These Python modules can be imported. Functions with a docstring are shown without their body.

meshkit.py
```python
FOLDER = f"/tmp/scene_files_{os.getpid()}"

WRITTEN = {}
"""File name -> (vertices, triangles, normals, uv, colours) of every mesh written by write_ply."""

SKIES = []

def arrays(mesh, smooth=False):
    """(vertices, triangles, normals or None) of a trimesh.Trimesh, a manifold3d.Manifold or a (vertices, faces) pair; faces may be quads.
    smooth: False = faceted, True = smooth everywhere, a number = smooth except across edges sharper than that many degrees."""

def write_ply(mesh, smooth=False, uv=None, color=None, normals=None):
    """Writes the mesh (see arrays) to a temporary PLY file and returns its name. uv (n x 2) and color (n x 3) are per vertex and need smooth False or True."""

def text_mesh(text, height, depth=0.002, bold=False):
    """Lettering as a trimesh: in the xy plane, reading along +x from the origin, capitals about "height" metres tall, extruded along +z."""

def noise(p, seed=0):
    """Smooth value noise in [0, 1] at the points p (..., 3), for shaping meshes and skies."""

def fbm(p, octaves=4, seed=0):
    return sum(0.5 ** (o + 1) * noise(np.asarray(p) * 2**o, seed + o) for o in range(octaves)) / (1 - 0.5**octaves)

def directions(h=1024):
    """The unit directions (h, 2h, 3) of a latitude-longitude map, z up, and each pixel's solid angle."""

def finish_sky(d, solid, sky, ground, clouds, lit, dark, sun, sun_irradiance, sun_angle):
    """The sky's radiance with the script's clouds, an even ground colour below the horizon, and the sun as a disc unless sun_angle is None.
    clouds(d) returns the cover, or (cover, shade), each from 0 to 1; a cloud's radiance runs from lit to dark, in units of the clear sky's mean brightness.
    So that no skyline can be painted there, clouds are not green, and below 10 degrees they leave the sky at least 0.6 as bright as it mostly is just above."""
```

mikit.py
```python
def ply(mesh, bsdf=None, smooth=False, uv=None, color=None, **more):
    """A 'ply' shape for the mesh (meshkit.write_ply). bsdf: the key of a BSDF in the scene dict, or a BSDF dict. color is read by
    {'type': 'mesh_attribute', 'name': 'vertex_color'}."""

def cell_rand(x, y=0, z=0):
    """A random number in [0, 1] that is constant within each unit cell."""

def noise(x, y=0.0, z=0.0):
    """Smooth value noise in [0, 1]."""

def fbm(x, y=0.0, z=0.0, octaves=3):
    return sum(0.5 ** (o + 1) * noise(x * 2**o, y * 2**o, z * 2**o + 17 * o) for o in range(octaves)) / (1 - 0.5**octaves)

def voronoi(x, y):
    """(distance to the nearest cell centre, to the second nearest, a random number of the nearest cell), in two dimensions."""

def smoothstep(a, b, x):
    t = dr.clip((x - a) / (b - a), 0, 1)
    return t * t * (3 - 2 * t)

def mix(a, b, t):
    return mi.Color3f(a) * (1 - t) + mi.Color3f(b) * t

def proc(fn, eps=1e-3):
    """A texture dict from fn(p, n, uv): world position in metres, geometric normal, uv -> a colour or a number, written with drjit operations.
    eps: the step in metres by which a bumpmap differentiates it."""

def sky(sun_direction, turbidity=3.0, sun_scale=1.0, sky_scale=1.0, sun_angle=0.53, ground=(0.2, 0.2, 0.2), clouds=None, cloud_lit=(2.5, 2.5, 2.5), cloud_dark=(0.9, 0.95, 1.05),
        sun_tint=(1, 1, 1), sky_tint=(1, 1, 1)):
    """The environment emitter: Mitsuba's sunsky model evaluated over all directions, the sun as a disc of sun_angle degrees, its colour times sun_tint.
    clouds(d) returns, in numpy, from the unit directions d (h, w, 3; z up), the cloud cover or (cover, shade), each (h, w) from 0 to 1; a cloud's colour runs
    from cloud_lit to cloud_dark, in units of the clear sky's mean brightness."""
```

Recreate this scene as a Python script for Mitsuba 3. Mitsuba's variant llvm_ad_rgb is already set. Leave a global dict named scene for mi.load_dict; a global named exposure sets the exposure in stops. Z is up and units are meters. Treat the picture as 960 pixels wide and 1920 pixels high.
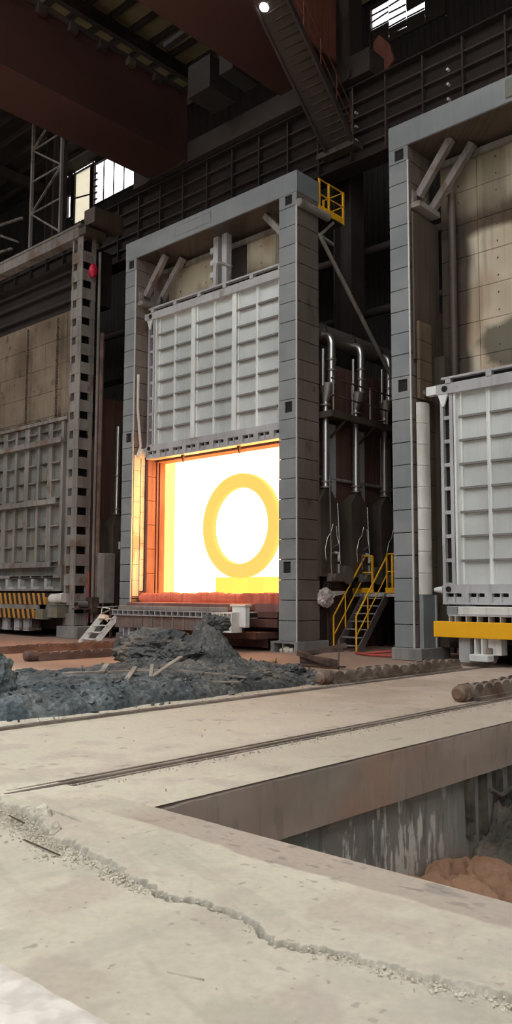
import math, random
import numpy as np, trimesh
import drjit as dr
import mitsuba as mi
import mikit, meshkit
from mikit import noise, fbm, voronoi, smoothstep, mix, cell_rand

T = mi.ScalarTransform4f
scene, labels = {}, {}
rng = np.random.default_rng(7)
random.seed(7)

# ------------------------------------------------------------------ camera, sky, exposure
yaw, pitch, roll = -0.743918926, 0.0977923546, 0.00391999565
fw = np.array([math.sin(yaw) * math.cos(pitch), math.cos(yaw) * math.cos(pitch), math.sin(pitch)])
rt = np.array([math.cos(yaw), -math.sin(yaw), 0.0])
up0 = np.cross(rt, fw)
upv = -rt * math.sin(roll) + up0 * math.cos(roll)
eye = np.array([0, 0, 1.75])
scene['camera'] = {'type': 'perspective', 'fov_axis': 'x', 'fov': math.degrees(2 * math.atan(480 / 1568.17)),
                   'near_clip': 0.05, 'far_clip': 500.0,
                   'to_world': T().look_at(origin=eye.tolist(), target=(eye + fw).tolist(), up=upv.tolist())}
exposure = 0.0


def overcast(d):
    c = np.ones(d.shape[:2])
    s = np.clip(meshkit.fbm(d * 3.0 + 5, 3) * 0.5, 0, 1)
    return c, s


scene['sky'] = mikit.sky((0.2, -0.6, 0.75), turbidity=5.0, sun_scale=0.0, sky_scale=3.4, clouds=overcast,
                         cloud_lit=(7.0, 7.1, 7.0), cloud_dark=(5.0, 5.1, 5.2), ground=(0.3, 0.29, 0.27))

# ------------------------------------------------------------------ mesh helpers
BOXF = np.array([[0, 2, 3, 1], [4, 5, 7, 6], [0, 1, 5, 4], [2, 6, 7, 3], [0, 4, 6, 2], [1, 3, 7, 5]])


def tri(v, q):
    q = np.asarray(q)
    return np.asarray(v, float), (np.vstack([q[:, [0, 1, 2]], q[:, [0, 2, 3]]]) if q.shape[1] == 4 else q)


def box(x0, x1, y0, y1, z0, z1):
    v = np.array([[x, y, z] for z in (z0, z1) for y in (y0, y1) for x in (x0, x1)], float)
    return tri(v, BOXF)


def cbox(x0, x1, y0, y1, z0, z1, c=0.01):
    """box with its front (-y) and +x edges chamfered a little: hull of two inset layers"""
    v = []
    for (a, b, d) in ((0, c, c), (c, 0, c), (c, c, 0)):
        for sx in (0, 1):
            for sy in (0, 1):
                for sz in (0, 1):
                    v.append([x0 + a if sx == 0 else x1 - a, y0 + b if sy == 0 else y1 - b, z0 + d if sz == 0 else z1 - d])
    h = trimesh.convex.convex_hull(np.array(v))
    return np.array(h.vertices), np.array(h.faces)


def cat(ms):
    vs, fs, n = [], [], 0
    for m in ms:
        v, f = (np.array(m.vertices), np.array(m.faces)) if hasattr(m, 'faces') else m
        vs.append(v)
        fs.append(f + n)
        n += len(v)
    return np.vstack(vs), np.vstack(fs)


def frame(d):
    d = np.asarray(d, float) / np.linalg.norm(d)
    a = np.cross(d, [0, 0, 1.0])
    if np.linalg.norm(a) < 1e-3:
        a = np.array([1.0, 0, 0])
    a /= np.linalg.norm(a)
    return a, np.cross(a, d), d


def bar(p, q, w, h):
    """rectangular bar from p to q: w sideways (horizontal), h across"""
    p, q = np.asarray(p, float), np.asarray(q, float)
    a, b, d = frame(q - p)
    v = [o + sa * a * w / 2 + sb * b * h / 2 for o in (p, q) for sb in (-1, 1) for sa in (-1, 1)]
    return tri(v, BOXF[:, ::-1])


def tube(pts, r, n=10, caps=True):
    pts = [np.asarray(p, float) for p in pts]
    rs = r if hasattr(r, '__len__') else [r] * len(pts)
    a, b, _ = frame(pts[1] - pts[0])
    vs, fs = [], []
    for i, p in enumerate(pts):
        t = pts[min(i + 1, len(pts) - 1)] - pts[max(i - 1, 0)]
        t = t / np.linalg.norm(t)
        a = a - t * (a @ t)
        a /= np.linalg.norm(a)
        b = np.cross(t, a)
        th = np.arange(n) / n * 2 * math.pi
        vs.append(p + rs[i] * (np.cos(th)[:, None] * a + np.sin(th)[:, None] * b))
    k = np.arange(n)
    for i in range(len(pts) - 1):
        fs.append(np.stack([i * n + k, i * n + (k + 1) % n, (i + 1) * n + (k + 1) % n, (i + 1) * n + k], 1))
    v = np.vstack(vs)
    f = np.vstack(fs)
    f = np.vstack([f[:, [0, 1, 2]], f[:, [0, 2, 3]]])
    if caps:
        m = len(v)
        v = np.vstack([v, pts[0], pts[-1]])
        l = (len(pts) - 1) * n
        f = np.vstack([f, np.stack([np.full(n, m), (k + 1) % n, k], 1), np.stack([np.full(n, m + 1), l + k, l + (k + 1) % n], 1)])
    return v, f


def bend(p, c, q, r=0.3, n=6):
    """a path p - c - q with its corner rounded"""
    p, c, q = (np.asarray(x, float) for x in (p, c, q))
    u = (p - c) / np.linalg.norm(p - c)
    w = (q - c) / np.linalg.norm(q - c)
    s, e = c + u * r, c + w * r
    mid = [(1 - t) ** 2 * s + 2 * t * (1 - t) * c + t * t * e for t in np.linspace(0, 1, n)]
    return [p] + mid + [q]


def prism(poly, axis, a0, a1):
    """closed polygon (2-D points) pushed along an axis: 'x': (y,z), 'y': (x,z), 'z': (x,y)"""
    from shapely.geometry import Polygon
    m = trimesh.creation.extrude_polygon(Polygon(poly), a1 - a0, engine='earcut')
    v = np.array(m.vertices)
    f = np.array(m.faces)
    z = v[:, 2] + a0
    if axis == 'z':
        return np.stack([v[:, 0], v[:, 1], z], 1), f
    if axis == 'x':
        return np.stack([z, v[:, 0], v[:, 1]], 1), f
    return np.stack([v[:, 0], z, v[:, 1]], 1), f[:, ::-1]


def rock(c, r, seed, sub=2, rough=0.35, sq=(1, 1, 1)):
    m = trimesh.creation.icosphere(subdivisions=sub)
    v = np.array(m.vertices)
    n = meshkit.fbm(v * 1.7 + seed * 3.17, 4, seed) - 0.5
    n2 = np.abs(meshkit.noise(v * 3.1 + seed, seed + 9) - 0.5)
    v = v * (1 + rough * 2 * n[:, None] + rough * 0.6 * n2[:, None])
    if sub >= 3:
        v = v * (1 + (meshkit.fbm(v * 5 + seed, 5, seed + 3)[:, None] - 0.5) * 0.55)
    v = np.sign(v) * np.abs(v) ** 0.9
    return v * np.asarray(sq) * r + np.asarray(c), np.array(m.faces)


def _chunks(n=14):
    out, r = [], np.random.default_rng(5)
    for _ in range(n):
        p = r.normal(0, 1, (13, 3))
        p = p / np.linalg.norm(p, axis=1, keepdims=True) * r.uniform(0.65, 1.1, (13, 1))
        h = trimesh.convex.convex_hull(p)
        out.append((np.array(h.vertices), np.array(h.faces)))
    return out


CHUNKS = _chunks()


def chunk(c, r, g):
    """an angular broken piece"""
    v, f = CHUNKS[int(g.integers(len(CHUNKS)))]
    a = g.uniform(0, 6.28)
    m = np.array([[math.cos(a), -math.sin(a), 0], [math.sin(a), math.cos(a), 0], [0, 0, 1]])
    return (v * g.uniform(0.55, 1.35, 3)) @ m.T * r + np.asarray(c), f


def obj(key, mesh, m, smooth=False, **kw):
    scene[key] = mikit.ply(mesh, m, smooth=smooth, **kw)
    return key


COUNT = {}


def nxt(base):
    n = COUNT.get(base, 0)
    COUNT[base] = n + 1
    return base if n == 0 else f'{base}_{n:03d}'


def part(holder, name, mesh, m, smooth=False, label=None, **kw):
    k = nxt(holder + '__' + name)
    obj(k, mesh, m, smooth, **kw)
    if label:
        labels[k] = {'label': label}
    return k


def thing(base, label, cat_, group=None):
    k = nxt(base)
    labels[k] = {'label': label, 'category': cat_}
    if group:
        labels[k]['group'] = group
    return k


def solid(base, mesh, m, label, cat_, group=None, smooth=False, **kw):
    k = thing(base, label, cat_, group)
    obj(k, mesh, m, smooth, **kw)
    return k


def struct(key, mesh, m, smooth=False, label=None):
    obj(key, mesh, m, smooth)
    labels[key] = {'kind': 'structure'}
    if label:
        labels[key]['label'] = label
    return key


# ------------------------------------------------------------------ materials
def mat(key, d):
    scene[key] = d
    return key


def rgb(c):
    return {'type': 'rgb', 'value': list(c)} if not isinstance(c, dict) else c


def pr(key, c, rough=0.6, metal=0.0, spec=0.4, two=False, bump=None, **kw):
    d = {'type': 'principled', 'base_color': rgb(c), 'roughness': rough, 'metallic': metal, 'specular': spec, **kw}
    if bump:
        d = {'type': 'bumpmap', 'tex': mikit.proc(bump[0], bump[2] if len(bump) > 2 else 1e-2), 'scale': bump[1], 'bsdf': d}
    if two:
        d = {'type': 'twosided', 'bsdf': d}
    return mat(key, d)


def mottled(c0, c1, s=(1.0, 1.0, 0.4), streak=0.0, rust=None, rust_at=0.62):
    def fn(p, n, uv):
        a = fbm(p.x * s[0], p.y * s[1], p.z * s[2], 4)
        c = mix(c0, c1, smoothstep(0.3, 0.7, a))
        if streak:
            b = fbm((p.x + p.y) * 9.0, 3.0, p.z * 0.35, 3)
            c = c * (1 - streak * smoothstep(0.48, 0.75, b))
        if rust is not None:
            r = fbm(p.x * 1.7 + 9, p.y * 1.7, p.z * 1.1, 4)
            c = mix(c, rust, smoothstep(rust_at, rust_at + 0.12, r) * 0.8)
        return c
    return mikit.proc(fn)


pr('m_panel', mottled((0.20, 0.215, 0.225), (0.25, 0.262, 0.27), (0.5, 0.5, 0.7), 0.04), 0.45)
pr('m_trim', (0.6, 0.6, 0.58), 0.4, 0.3)
pr('m_sidepanel', mottled((0.15, 0.115, 0.098), (0.23, 0.185, 0.165), (0.5, 0.5, 0.25), 0.15, (0.11, 0.075, 0.055), 0.6), 0.6)
pr('m_silver', mottled((0.74, 0.75, 0.73), (0.84, 0.85, 0.83), (0.9, 0.9, 0.5), 0.08), 0.36, 0.15)
pr('m_silverplate', mottled((0.56, 0.58, 0.565), (0.68, 0.695, 0.68), (0.9, 0.9, 0.5), 0.06), 0.34, 0.3)
pr('m_silverframe', mottled((0.42, 0.41, 0.42), (0.52, 0.51, 0.52), (0.8, 0.8, 0.8), 0.12, (0.22, 0.17, 0.13), 0.68), 0.45, 0.2)
pr('m_shelf', (0.20, 0.195, 0.19), 0.5)
pr('m_carplate', mottled((0.15, 0.105, 0.092), (0.22, 0.165, 0.145), (1, 1, 1), 0.2), 0.7)
pr('m_oldsteel', mottled((0.20, 0.178, 0.162), (0.29, 0.262, 0.24), (0.6, 0.6, 0.5), 0.25, (0.16, 0.10, 0.07), 0.6), 0.7)
pr('m_oldgreen', mottled((0.165, 0.170, 0.155), (0.21, 0.195, 0.17), (0.8, 0.8, 0.5), 0.3, (0.17, 0.15, 0.08), 0.58), 0.7)
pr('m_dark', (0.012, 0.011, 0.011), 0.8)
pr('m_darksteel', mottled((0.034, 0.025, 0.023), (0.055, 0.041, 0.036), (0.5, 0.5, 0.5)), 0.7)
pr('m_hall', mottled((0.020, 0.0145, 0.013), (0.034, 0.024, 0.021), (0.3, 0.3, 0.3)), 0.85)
pr('m_rustwall', mottled((0.10, 0.045, 0.035), (0.13, 0.07, 0.055), (0.5, 0.5, 0.3), 0.3), 0.8)
pr('m_hood', mottled((0.060, 0.045, 0.035), (0.095, 0.072, 0.056), (0.6, 0.6, 0.4), 0.2), 0.5)
pr('m_crane', mottled((0.14, 0.046, 0.032), (0.18, 0.066, 0.044), (0.25, 0.25, 0.25), 0.2), 0.6)
pr('m_crane_dark', mottled((0.050, 0.021, 0.018), (0.068, 0.030, 0.025), (0.2, 0.2, 0.2)), 0.7)
pr('m_yellow', mottled((0.80, 0.40, 0.012), (0.86, 0.46, 0.03), (1.5, 1.5, 1.5), 0.05), 0.45)
pr('m_orange', mottled((0.88, 0.42, 0.008), (0.90, 0.45, 0.015), (0.4, 0.4, 0.4)), 0.4)
pr('m_pipe', (0.62, 0.60, 0.57), 0.28, 0.9)
pr('m_pipedull', (0.25, 0.22, 0.20), 0.4, 0.6)
pr('m_white', mottled((0.62, 0.61, 0.57), (0.72, 0.71, 0.67), (3, 3, 3), 0.1, (0.35, 0.28, 0.22), 0.66), 0.5)
pr('m_concrete_plinth', mottled((0.20, 0.19, 0.18), (0.27, 0.255, 0.24), (1.2, 1.2, 1.2), 0.1), 0.85)
pr('m_insul', mottled((0.60, 0.57, 0.52), (0.72, 0.69, 0.63), (1.2, 1.2, 0.8), 0.15, (0.40, 0.33, 0.26), 0.64), 0.55)
pr('m_rail', mottled((0.17, 0.135, 0.115), (0.27, 0.225, 0.19), (3, 3, 3)), 0.65, 0.1)
pr('m_grit', mottled((0.40, 0.345, 0.275), (0.54, 0.48, 0.395), (6, 6, 6)), 0.9)
pr('m_rack', mottled((0.12, 0.092, 0.075), (0.27, 0.215, 0.175), (5, 5, 5), 0, (0.17, 0.09, 0.06), 0.55), 0.7)
pr('m_rackred', mottled((0.12, 0.075, 0.062), (0.21, 0.14, 0.115), (2.0, 2.0, 2.0)), 0.75)
pr('m_plank', mottled((0.24, 0.20, 0.165), (0.38, 0.33, 0.28), (4, 4, 4)), 0.8)
pr('m_scrap', mottled((0.07, 0.05, 0.042), (0.14, 0.09, 0.07), (4, 4, 4)), 0.6, 0.3)
pr('m_redplastic', (0.55, 0.015, 0.05), 0.35)
pr('m_cable', (0.05, 0.04, 0.038), 0.6)
pr('m_hose', (0.45, 0.08, 0.06), 0.5)
pr('m_cloth', mottled((0.40, 0.34, 0.31), (0.60, 0.54, 0.50), (5, 5, 5)), 0.9)
pr('m_firebrick', mottled((0.19, 0.088, 0.08), (0.26, 0.135, 0.12), (1.4, 1.4, 0.7), 0.2), 0.85)
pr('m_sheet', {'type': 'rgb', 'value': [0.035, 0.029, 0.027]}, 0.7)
pr('m_roofpanel', mottled((0.20, 0.155, 0.085), (0.27, 0.21, 0.12), (0.5, 0.5, 0.5)), 0.8)
mat('m_translucent', {'type': 'principledthin', 'base_color': rgb((0.80, 0.72, 0.55)), 'roughness': 0.8, 'diff_trans': 1.2})


# refractory fibre panels above the doors: beige with soot and patches
def f_beige(p, n, uv):
    a = fbm(p.x * 0.45, p.z * 0.5, 3.3, 4)
    c = mix((0.50, 0.43, 0.315), (0.64, 0.56, 0.44), smoothstep(0.35, 0.7, a))
    soot = fbm(p.x * 0.55 + 4.7, p.z * 0.38 + 1.7, 7.0, 4)
    c = mix(c, (0.14, 0.095, 0.06), smoothstep(0.54, 0.72, soot) * 0.8)
    rustb = fbm(p.x * 0.8 - 6, p.z * 0.5, 1.0, 3)
    c = mix(c, (0.38, 0.235, 0.15), smoothstep(0.6, 0.75, rustb) * 0.5)
    fr = smoothstep(-13.0, -12.0, p.x)
    wob = fbm(p.x * 0.9, p.z * 0.9, 2.0, 3)
    c = mix(c, (0.23, 0.195, 0.13), fr * smoothstep(12.4, 13.0, p.z) * smoothstep(-9.6, -10.1, p.x) * 0.8)
    band = smoothstep(11.75, 12.05, p.z + 0.5 * (wob - 0.5)) * smoothstep(13.2, 12.3, p.z + 0.8 * (wob - 0.5))
    c = mix(c, (0.06, 0.033, 0.02), fr * band * 0.93)
    c = mix(c, (0.04, 0.027, 0.019), fr * smoothstep(-10.85, -11.2, p.x + 0.3 * (wob - 0.5)) * smoothstep(13.4, 12.0, p.z) * 0.96)
    pa = fbm(p.x * 1.6, p.z * 1.6, 4.0, 4)
    patch = smoothstep(0.85, 0.55, dr.maximum(dr.abs(p.x + 10.0) / 0.95, dr.abs(p.z - 8.6) / 0.8) + (pa - 0.5) * 0.9)
    c = mix(c, (0.10, 0.092, 0.07), patch * 0.85)
    st = fbm(p.x * 7, 5.0, p.z * 0.3, 3)
    return c * (1 - 0.22 * smoothstep(0.5, 0.75, st))


pr('m_beigeold', mottled((0.13, 0.09, 0.06), (0.25, 0.195, 0.14), (0.45, 0.45, 0.4), 0.15, (0.10, 0.065, 0.045), 0.58), 0.85)
pr('m_beige', mikit.proc(f_beige), 0.85)


# concrete floor
def f_floor(p, n, uv):
    a = fbm(p.x * 0.55, p.y * 0.55, 1.0, 4)
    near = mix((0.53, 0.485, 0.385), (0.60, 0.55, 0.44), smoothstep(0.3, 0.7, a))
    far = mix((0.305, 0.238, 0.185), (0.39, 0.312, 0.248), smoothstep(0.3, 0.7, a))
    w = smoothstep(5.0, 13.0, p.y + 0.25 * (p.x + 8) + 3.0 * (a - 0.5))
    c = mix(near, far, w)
    b = fbm(p.x * 2.3 + 4, p.y * 2.3, 5.0, 4)
    c = mix(c, (0.44, 0.36, 0.32), smoothstep(0.50, 0.70, b) * 0.45)
    c = mix(c, (0.37, 0.32, 0.255), smoothstep(-6.7, -6.1, p.x + 0.8 * (a - 0.5)) * smoothstep(5.2, 7.5, p.y + 2.0 * (b - 0.5)) * 0.6)
    g = fbm(p.x * 26, p.y * 26, 8.0, 3)
    c = c * (0.93 + 0.14 * g)
    red = fbm(p.x * 0.7 + 20, p.y * 0.7, 2.0, 3)
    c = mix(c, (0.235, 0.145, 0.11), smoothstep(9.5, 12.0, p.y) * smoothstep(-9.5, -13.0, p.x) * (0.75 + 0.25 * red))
    tr = smoothstep(0.40, 0.04, dr.minimum(dr.abs(p.x + 6.72), dr.abs(p.x + 9.9)) + 0.25 * (b - 0.5))
    c = mix(c, (0.30, 0.245, 0.205), tr * 0.25 * smoothstep(3.9, 5.5, p.y))
    sp = fbm(p.x * 5.2, p.y * 5.2, 11.0, 3)
    c = mix(c, (0.20, 0.165, 0.14), smoothstep(0.72, 0.84, sp) * 0.4)
    c = mix(c, mix((0.62, 0.575, 0.505), (0.78, 0.735, 0.665), smoothstep(0.3, 0.7, fbm(p.x * 9, p.y * 9, 1.0, 4))), smoothstep(2.252, 2.235, p.y))
    return c


def h_floor(p, n, uv):
    return fbm(p.x * 9, p.y * 9, 3.0, 5)


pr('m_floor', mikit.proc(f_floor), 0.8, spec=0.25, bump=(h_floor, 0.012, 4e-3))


def f_kerb(p, n, uv):
    a = fbm(p.x * 0.9, p.y * 0.9, 1.0, 4)
    c = mix((0.53, 0.485, 0.385), (0.60, 0.55, 0.44), smoothstep(0.3, 0.7, a))
    b = fbm(p.x * 2.1 + 4, p.y * 2.1, 5.0, 4)
    c = mix(c, (0.45, 0.37, 0.31), smoothstep(0.48, 0.68, b) * 0.5)
    c = mix(c, (0.44, 0.43, 0.33), smoothstep(0.52, 0.70, fbm(p.x * 1.7 - 8, p.y * 2.6, 12.0, 4)) * 0.45)
    sc = fbm(p.x * 3.0 + p.y * 9.0, p.y * 2.0 - p.x * 0.6, 14.0, 3)
    c = mix(c, (0.38, 0.345, 0.28), smoothstep(0.66, 0.78, sc) * 0.2)
    dt = fbm(p.x * 17, p.y * 17, 15.0, 2)
    c = mix(c, (0.25, 0.215, 0.18), smoothstep(0.80, 0.88, dt) * 0.5)
    # the strip of older casting along the pit and its oil spots
    edge = 4.23 + 0.10 * (fbm(p.x * 2.5, 1.0, 2.0, 3) - 0.5) + 0.02 * (p.x + 3)
    strip = smoothstep(edge - 0.015, edge + 0.03, p.y) * smoothstep(-5.7, -5.0, p.x)
    c = mix(c, mix((0.37, 0.30, 0.245), (0.42, 0.35, 0.29), a), strip * 0.9)
    sp = fbm(p.x * 8.0 + 3, p.y * 14.0, 6.0, 3)
    c = mix(c, (0.19, 0.165, 0.14), smoothstep(edge - 0.08, edge + 0.03, p.y) * smoothstep(0.66, 0.80, sp) * smoothstep(-5.2, -4.8, p.x) * 0.6)
    right = smoothstep(-3.4, -1.6, p.x)
    c = mix(c, (0.43, 0.37, 0.31), right * 0.35)
    c = mix(c, (0.24, 0.215, 0.195), strip * smoothstep(0.56, 0.74, fbm(p.x * 3.0 + 7, p.y * 6.0, 2.0, 3)) * (0.3 + 0.6 * right))
    g = fbm(p.x * 30, p.y * 30, 8.0, 3)
    c = c * (0.93 + 0.14 * g)
    wear = smoothstep(0.5, 0.66, fbm(p.x * 4.0, p.y * 1.5, 3.0, 4))
    c = mix(c, (0.40, 0.37, 0.32), wear * 0.22)
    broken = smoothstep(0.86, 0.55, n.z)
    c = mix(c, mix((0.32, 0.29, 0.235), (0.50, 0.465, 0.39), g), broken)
    # whiter rough casting behind the joint nearest the camera
    w = smoothstep(2.252, 2.235, p.y)
    c = mix(c, mix((0.62, 0.575, 0.505), (0.78, 0.735, 0.665), smoothstep(0.3, 0.7, fbm(p.x * 9, p.y * 9, 1.0, 4))), w)
    return c


pr('m_kerb', mikit.proc(f_kerb), 0.8, spec=0.25, bump=(h_floor, 0.012, 4e-3))
pr('m_rubble', mottled((0.44, 0.40, 0.32), (0.60, 0.56, 0.47), (6, 6, 6)), 0.9)


def f_slag(p, n, uv):
    a = fbm(p.x * 2.2, p.y * 2.2, p.z * 2.2, 4)
    c = mix((0.055, 0.058, 0.058), (0.135, 0.132, 0.125), smoothstep(0.3, 0.72, a))
    left = smoothstep(11.5, 7.0, p.y)
    c = mix(c, mix((0.075, 0.10, 0.115), (0.17, 0.20, 0.205), smoothstep(0.35, 0.7, a)), left * 0.8)
    b = fbm(p.x * 1.3 + 5, p.y * 1.3, 3.0, 3)
    c = mix(c, (0.20, 0.165, 0.135), smoothstep(0.52, 0.72, b) * 0.6 * (1 - 0.7 * left))
    g = fbm(p.x * 22, p.y * 22, p.z * 22, 2)
    c = c * (0.45 + 1.1 * g)
    c = mix(c, (0.42, 0.39, 0.35), smoothstep(0.76, 0.84, g) * 0.5)
    return c


def h_slag(p, n, uv):
    return fbm(p.x * 11, p.y * 11, p.z * 11, 4)


pr('m_slag', mikit.proc(f_slag), 0.75, bump=(h_slag, 0.05, 4e-3))


def f_pit(p, n, uv):
    a = fbm(p.y * 0.9, p.z * 0.9, 2.0, 4)
    c = mix((0.29, 0.28, 0.255), (0.40, 0.38, 0.34), smoothstep(0.3, 0.7, a))
    c = mix(c, (0.26, 0.30, 0.26), smoothstep(0.5, 0.7, fbm(p.y * 1.2, p.z * 1.2, 9.0, 3)) * 0.6)
    dz = -0.62 - p.z
    st = fbm(p.y * 17.0, p.z * 3.0, 3.0, 5)
    th = 0.60 - 0.14 * smoothstep(0.0, 0.7, dz)
    zone = smoothstep(6.2, 7.0, p.y) * smoothstep(10.0, 8.9, p.y)
    c = mix(c, (0.85, 0.82, 0.74), smoothstep(th, th + 0.16, st + 0.22 * (fbm(p.y * 14, p.z * 14, 4.0, 4) - 0.5)) * zone * 0.85)
    dk = fbm(p.y * 9.0 + 30, p.z * 1.8, 5.0, 4)
    c = mix(c, (0.14, 0.13, 0.11), smoothstep(0.55, 0.80, dk + 0.2 * (fbm(p.y * 10, p.z * 10, 6.0, 3) - 0.5)) * 0.5)
    c = mix(c, (0.42, 0.26, 0.17), smoothstep(0.55, 1.1, dz + 0.4 * (a - 0.5)) * 0.55)
    return c


pr('m_pitwall', mikit.proc(f_pit), 0.85, two=True)


def f_beamface(p, n, uv):
    a = fbm(p.y * 0.8, p.z * 1.6, 2.0, 4)
    c = mix((0.40, 0.31, 0.25), (0.50, 0.395, 0.325), smoothstep(0.3, 0.7, a))
    c = mix(c, (0.47, 0.285, 0.21), smoothstep(0.5, 0.72, fbm(p.y * 0.9 + 7, p.z * 1.2, 5.0, 3)) * 0.7)
    st = fbm(p.y * 11.0, p.z * 2.6, 3.0, 4)
    c = mix(c, (0.20, 0.16, 0.135), smoothstep(0.58, 0.80, st) * 0.28)
    c = mix(c, (0.46, 0.40, 0.34), smoothstep(0.55, 0.78, fbm(p.y * 10 + 3, p.z * 2.5, 8.0, 4)) * 0.4)
    c = mix(c, (0.30, 0.29, 0.24), smoothstep(0.48, 0.68, fbm(p.y * 0.7 + 40, p.z * 1.0, 2.0, 3)) * 0.5)
    return c


pr('m_beamface', mikit.proc(f_beamface), 0.8)
pr('m_earth', mottled((0.24, 0.125, 0.075), (0.33, 0.19, 0.12), (2.0, 2.0, 2.0)), 0.95, bump=(h_slag, 0.03, 4e-3))
pr('m_pitrubble', mottled((0.075, 0.068, 0.055), (0.18, 0.15, 0.12), (2.0, 2.0, 2.0)), 0.95, bump=(h_slag, 0.06, 4e-3))


def f_hazard(p, n, uv):
    s = p.x / 0.36 + (p.z - 1.2) * 0.9
    k = s - dr.floor(s)
    a = fbm(p.x * 3, p.z * 3, 1.0, 3)
    return dr.select(k < 0.5, mix((0.55, 0.27, 0.05), (0.42, 0.21, 0.05), a), mix((0.03, 0.018, 0.015), (0.05, 0.025, 0.02), a))


pr('m_hazard', mikit.proc(f_hazard), 0.6)


def emit(c, s=1.0):
    return {'type': 'area', 'radiance': {'type': 'rgb', 'value': [x * s for x in c]}}


HOT = (10.5, 5.2, 1.7)
pr('m_hot', (0.45, 0.30, 0.20), 0.9)
pr('m_ringmat', (0.06, 0.04, 0.03), 0.9)

# ------------------------------------------------------------------ setting: floor, pit, walls, roof
PX, PY = -5.42, 4.65      # the pit begins here (x > PX, y > PY)


def plane(x0, x1, y0, y1, z=0.0, n=1):
    return tri([[x0, y0, z], [x1, y0, z], [x1, y1, z], [x0, y1, z]], [[0, 1, 2, 3]])


NX0, NX1, NY0, NY1 = -8.2, 1.2, 1.9, PY
crx = np.array([-8.2, -6.7, -6.35, -5.92, -5.5, -5.23, -4.83, -4.41, -4.05, -3.7, -3.51, -3.26, -2.99, -2.84, -2.66, -2.39, -2.06, -1.74, -1.2, 0.0, 1.2])
cry = np.array([3.95, 3.98, 3.80, 3.80, 3.66, 3.58, 3.50, 3.45, 3.39, 3.36, 3.46, 3.39, 3.33, 3.36, 3.40, 3.43, 3.46, 3.52, 3.55, 3.6, 3.6])
amp = np.interp(crx, [-8.2, -6.9, -6.2, -4.6, -3.9, -2.9, -2.4, -1.0, 1.2], [0, 0, 0.05, 0.05, 0.022, 0.018, 0.035, 0.05, 0.05])


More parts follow.
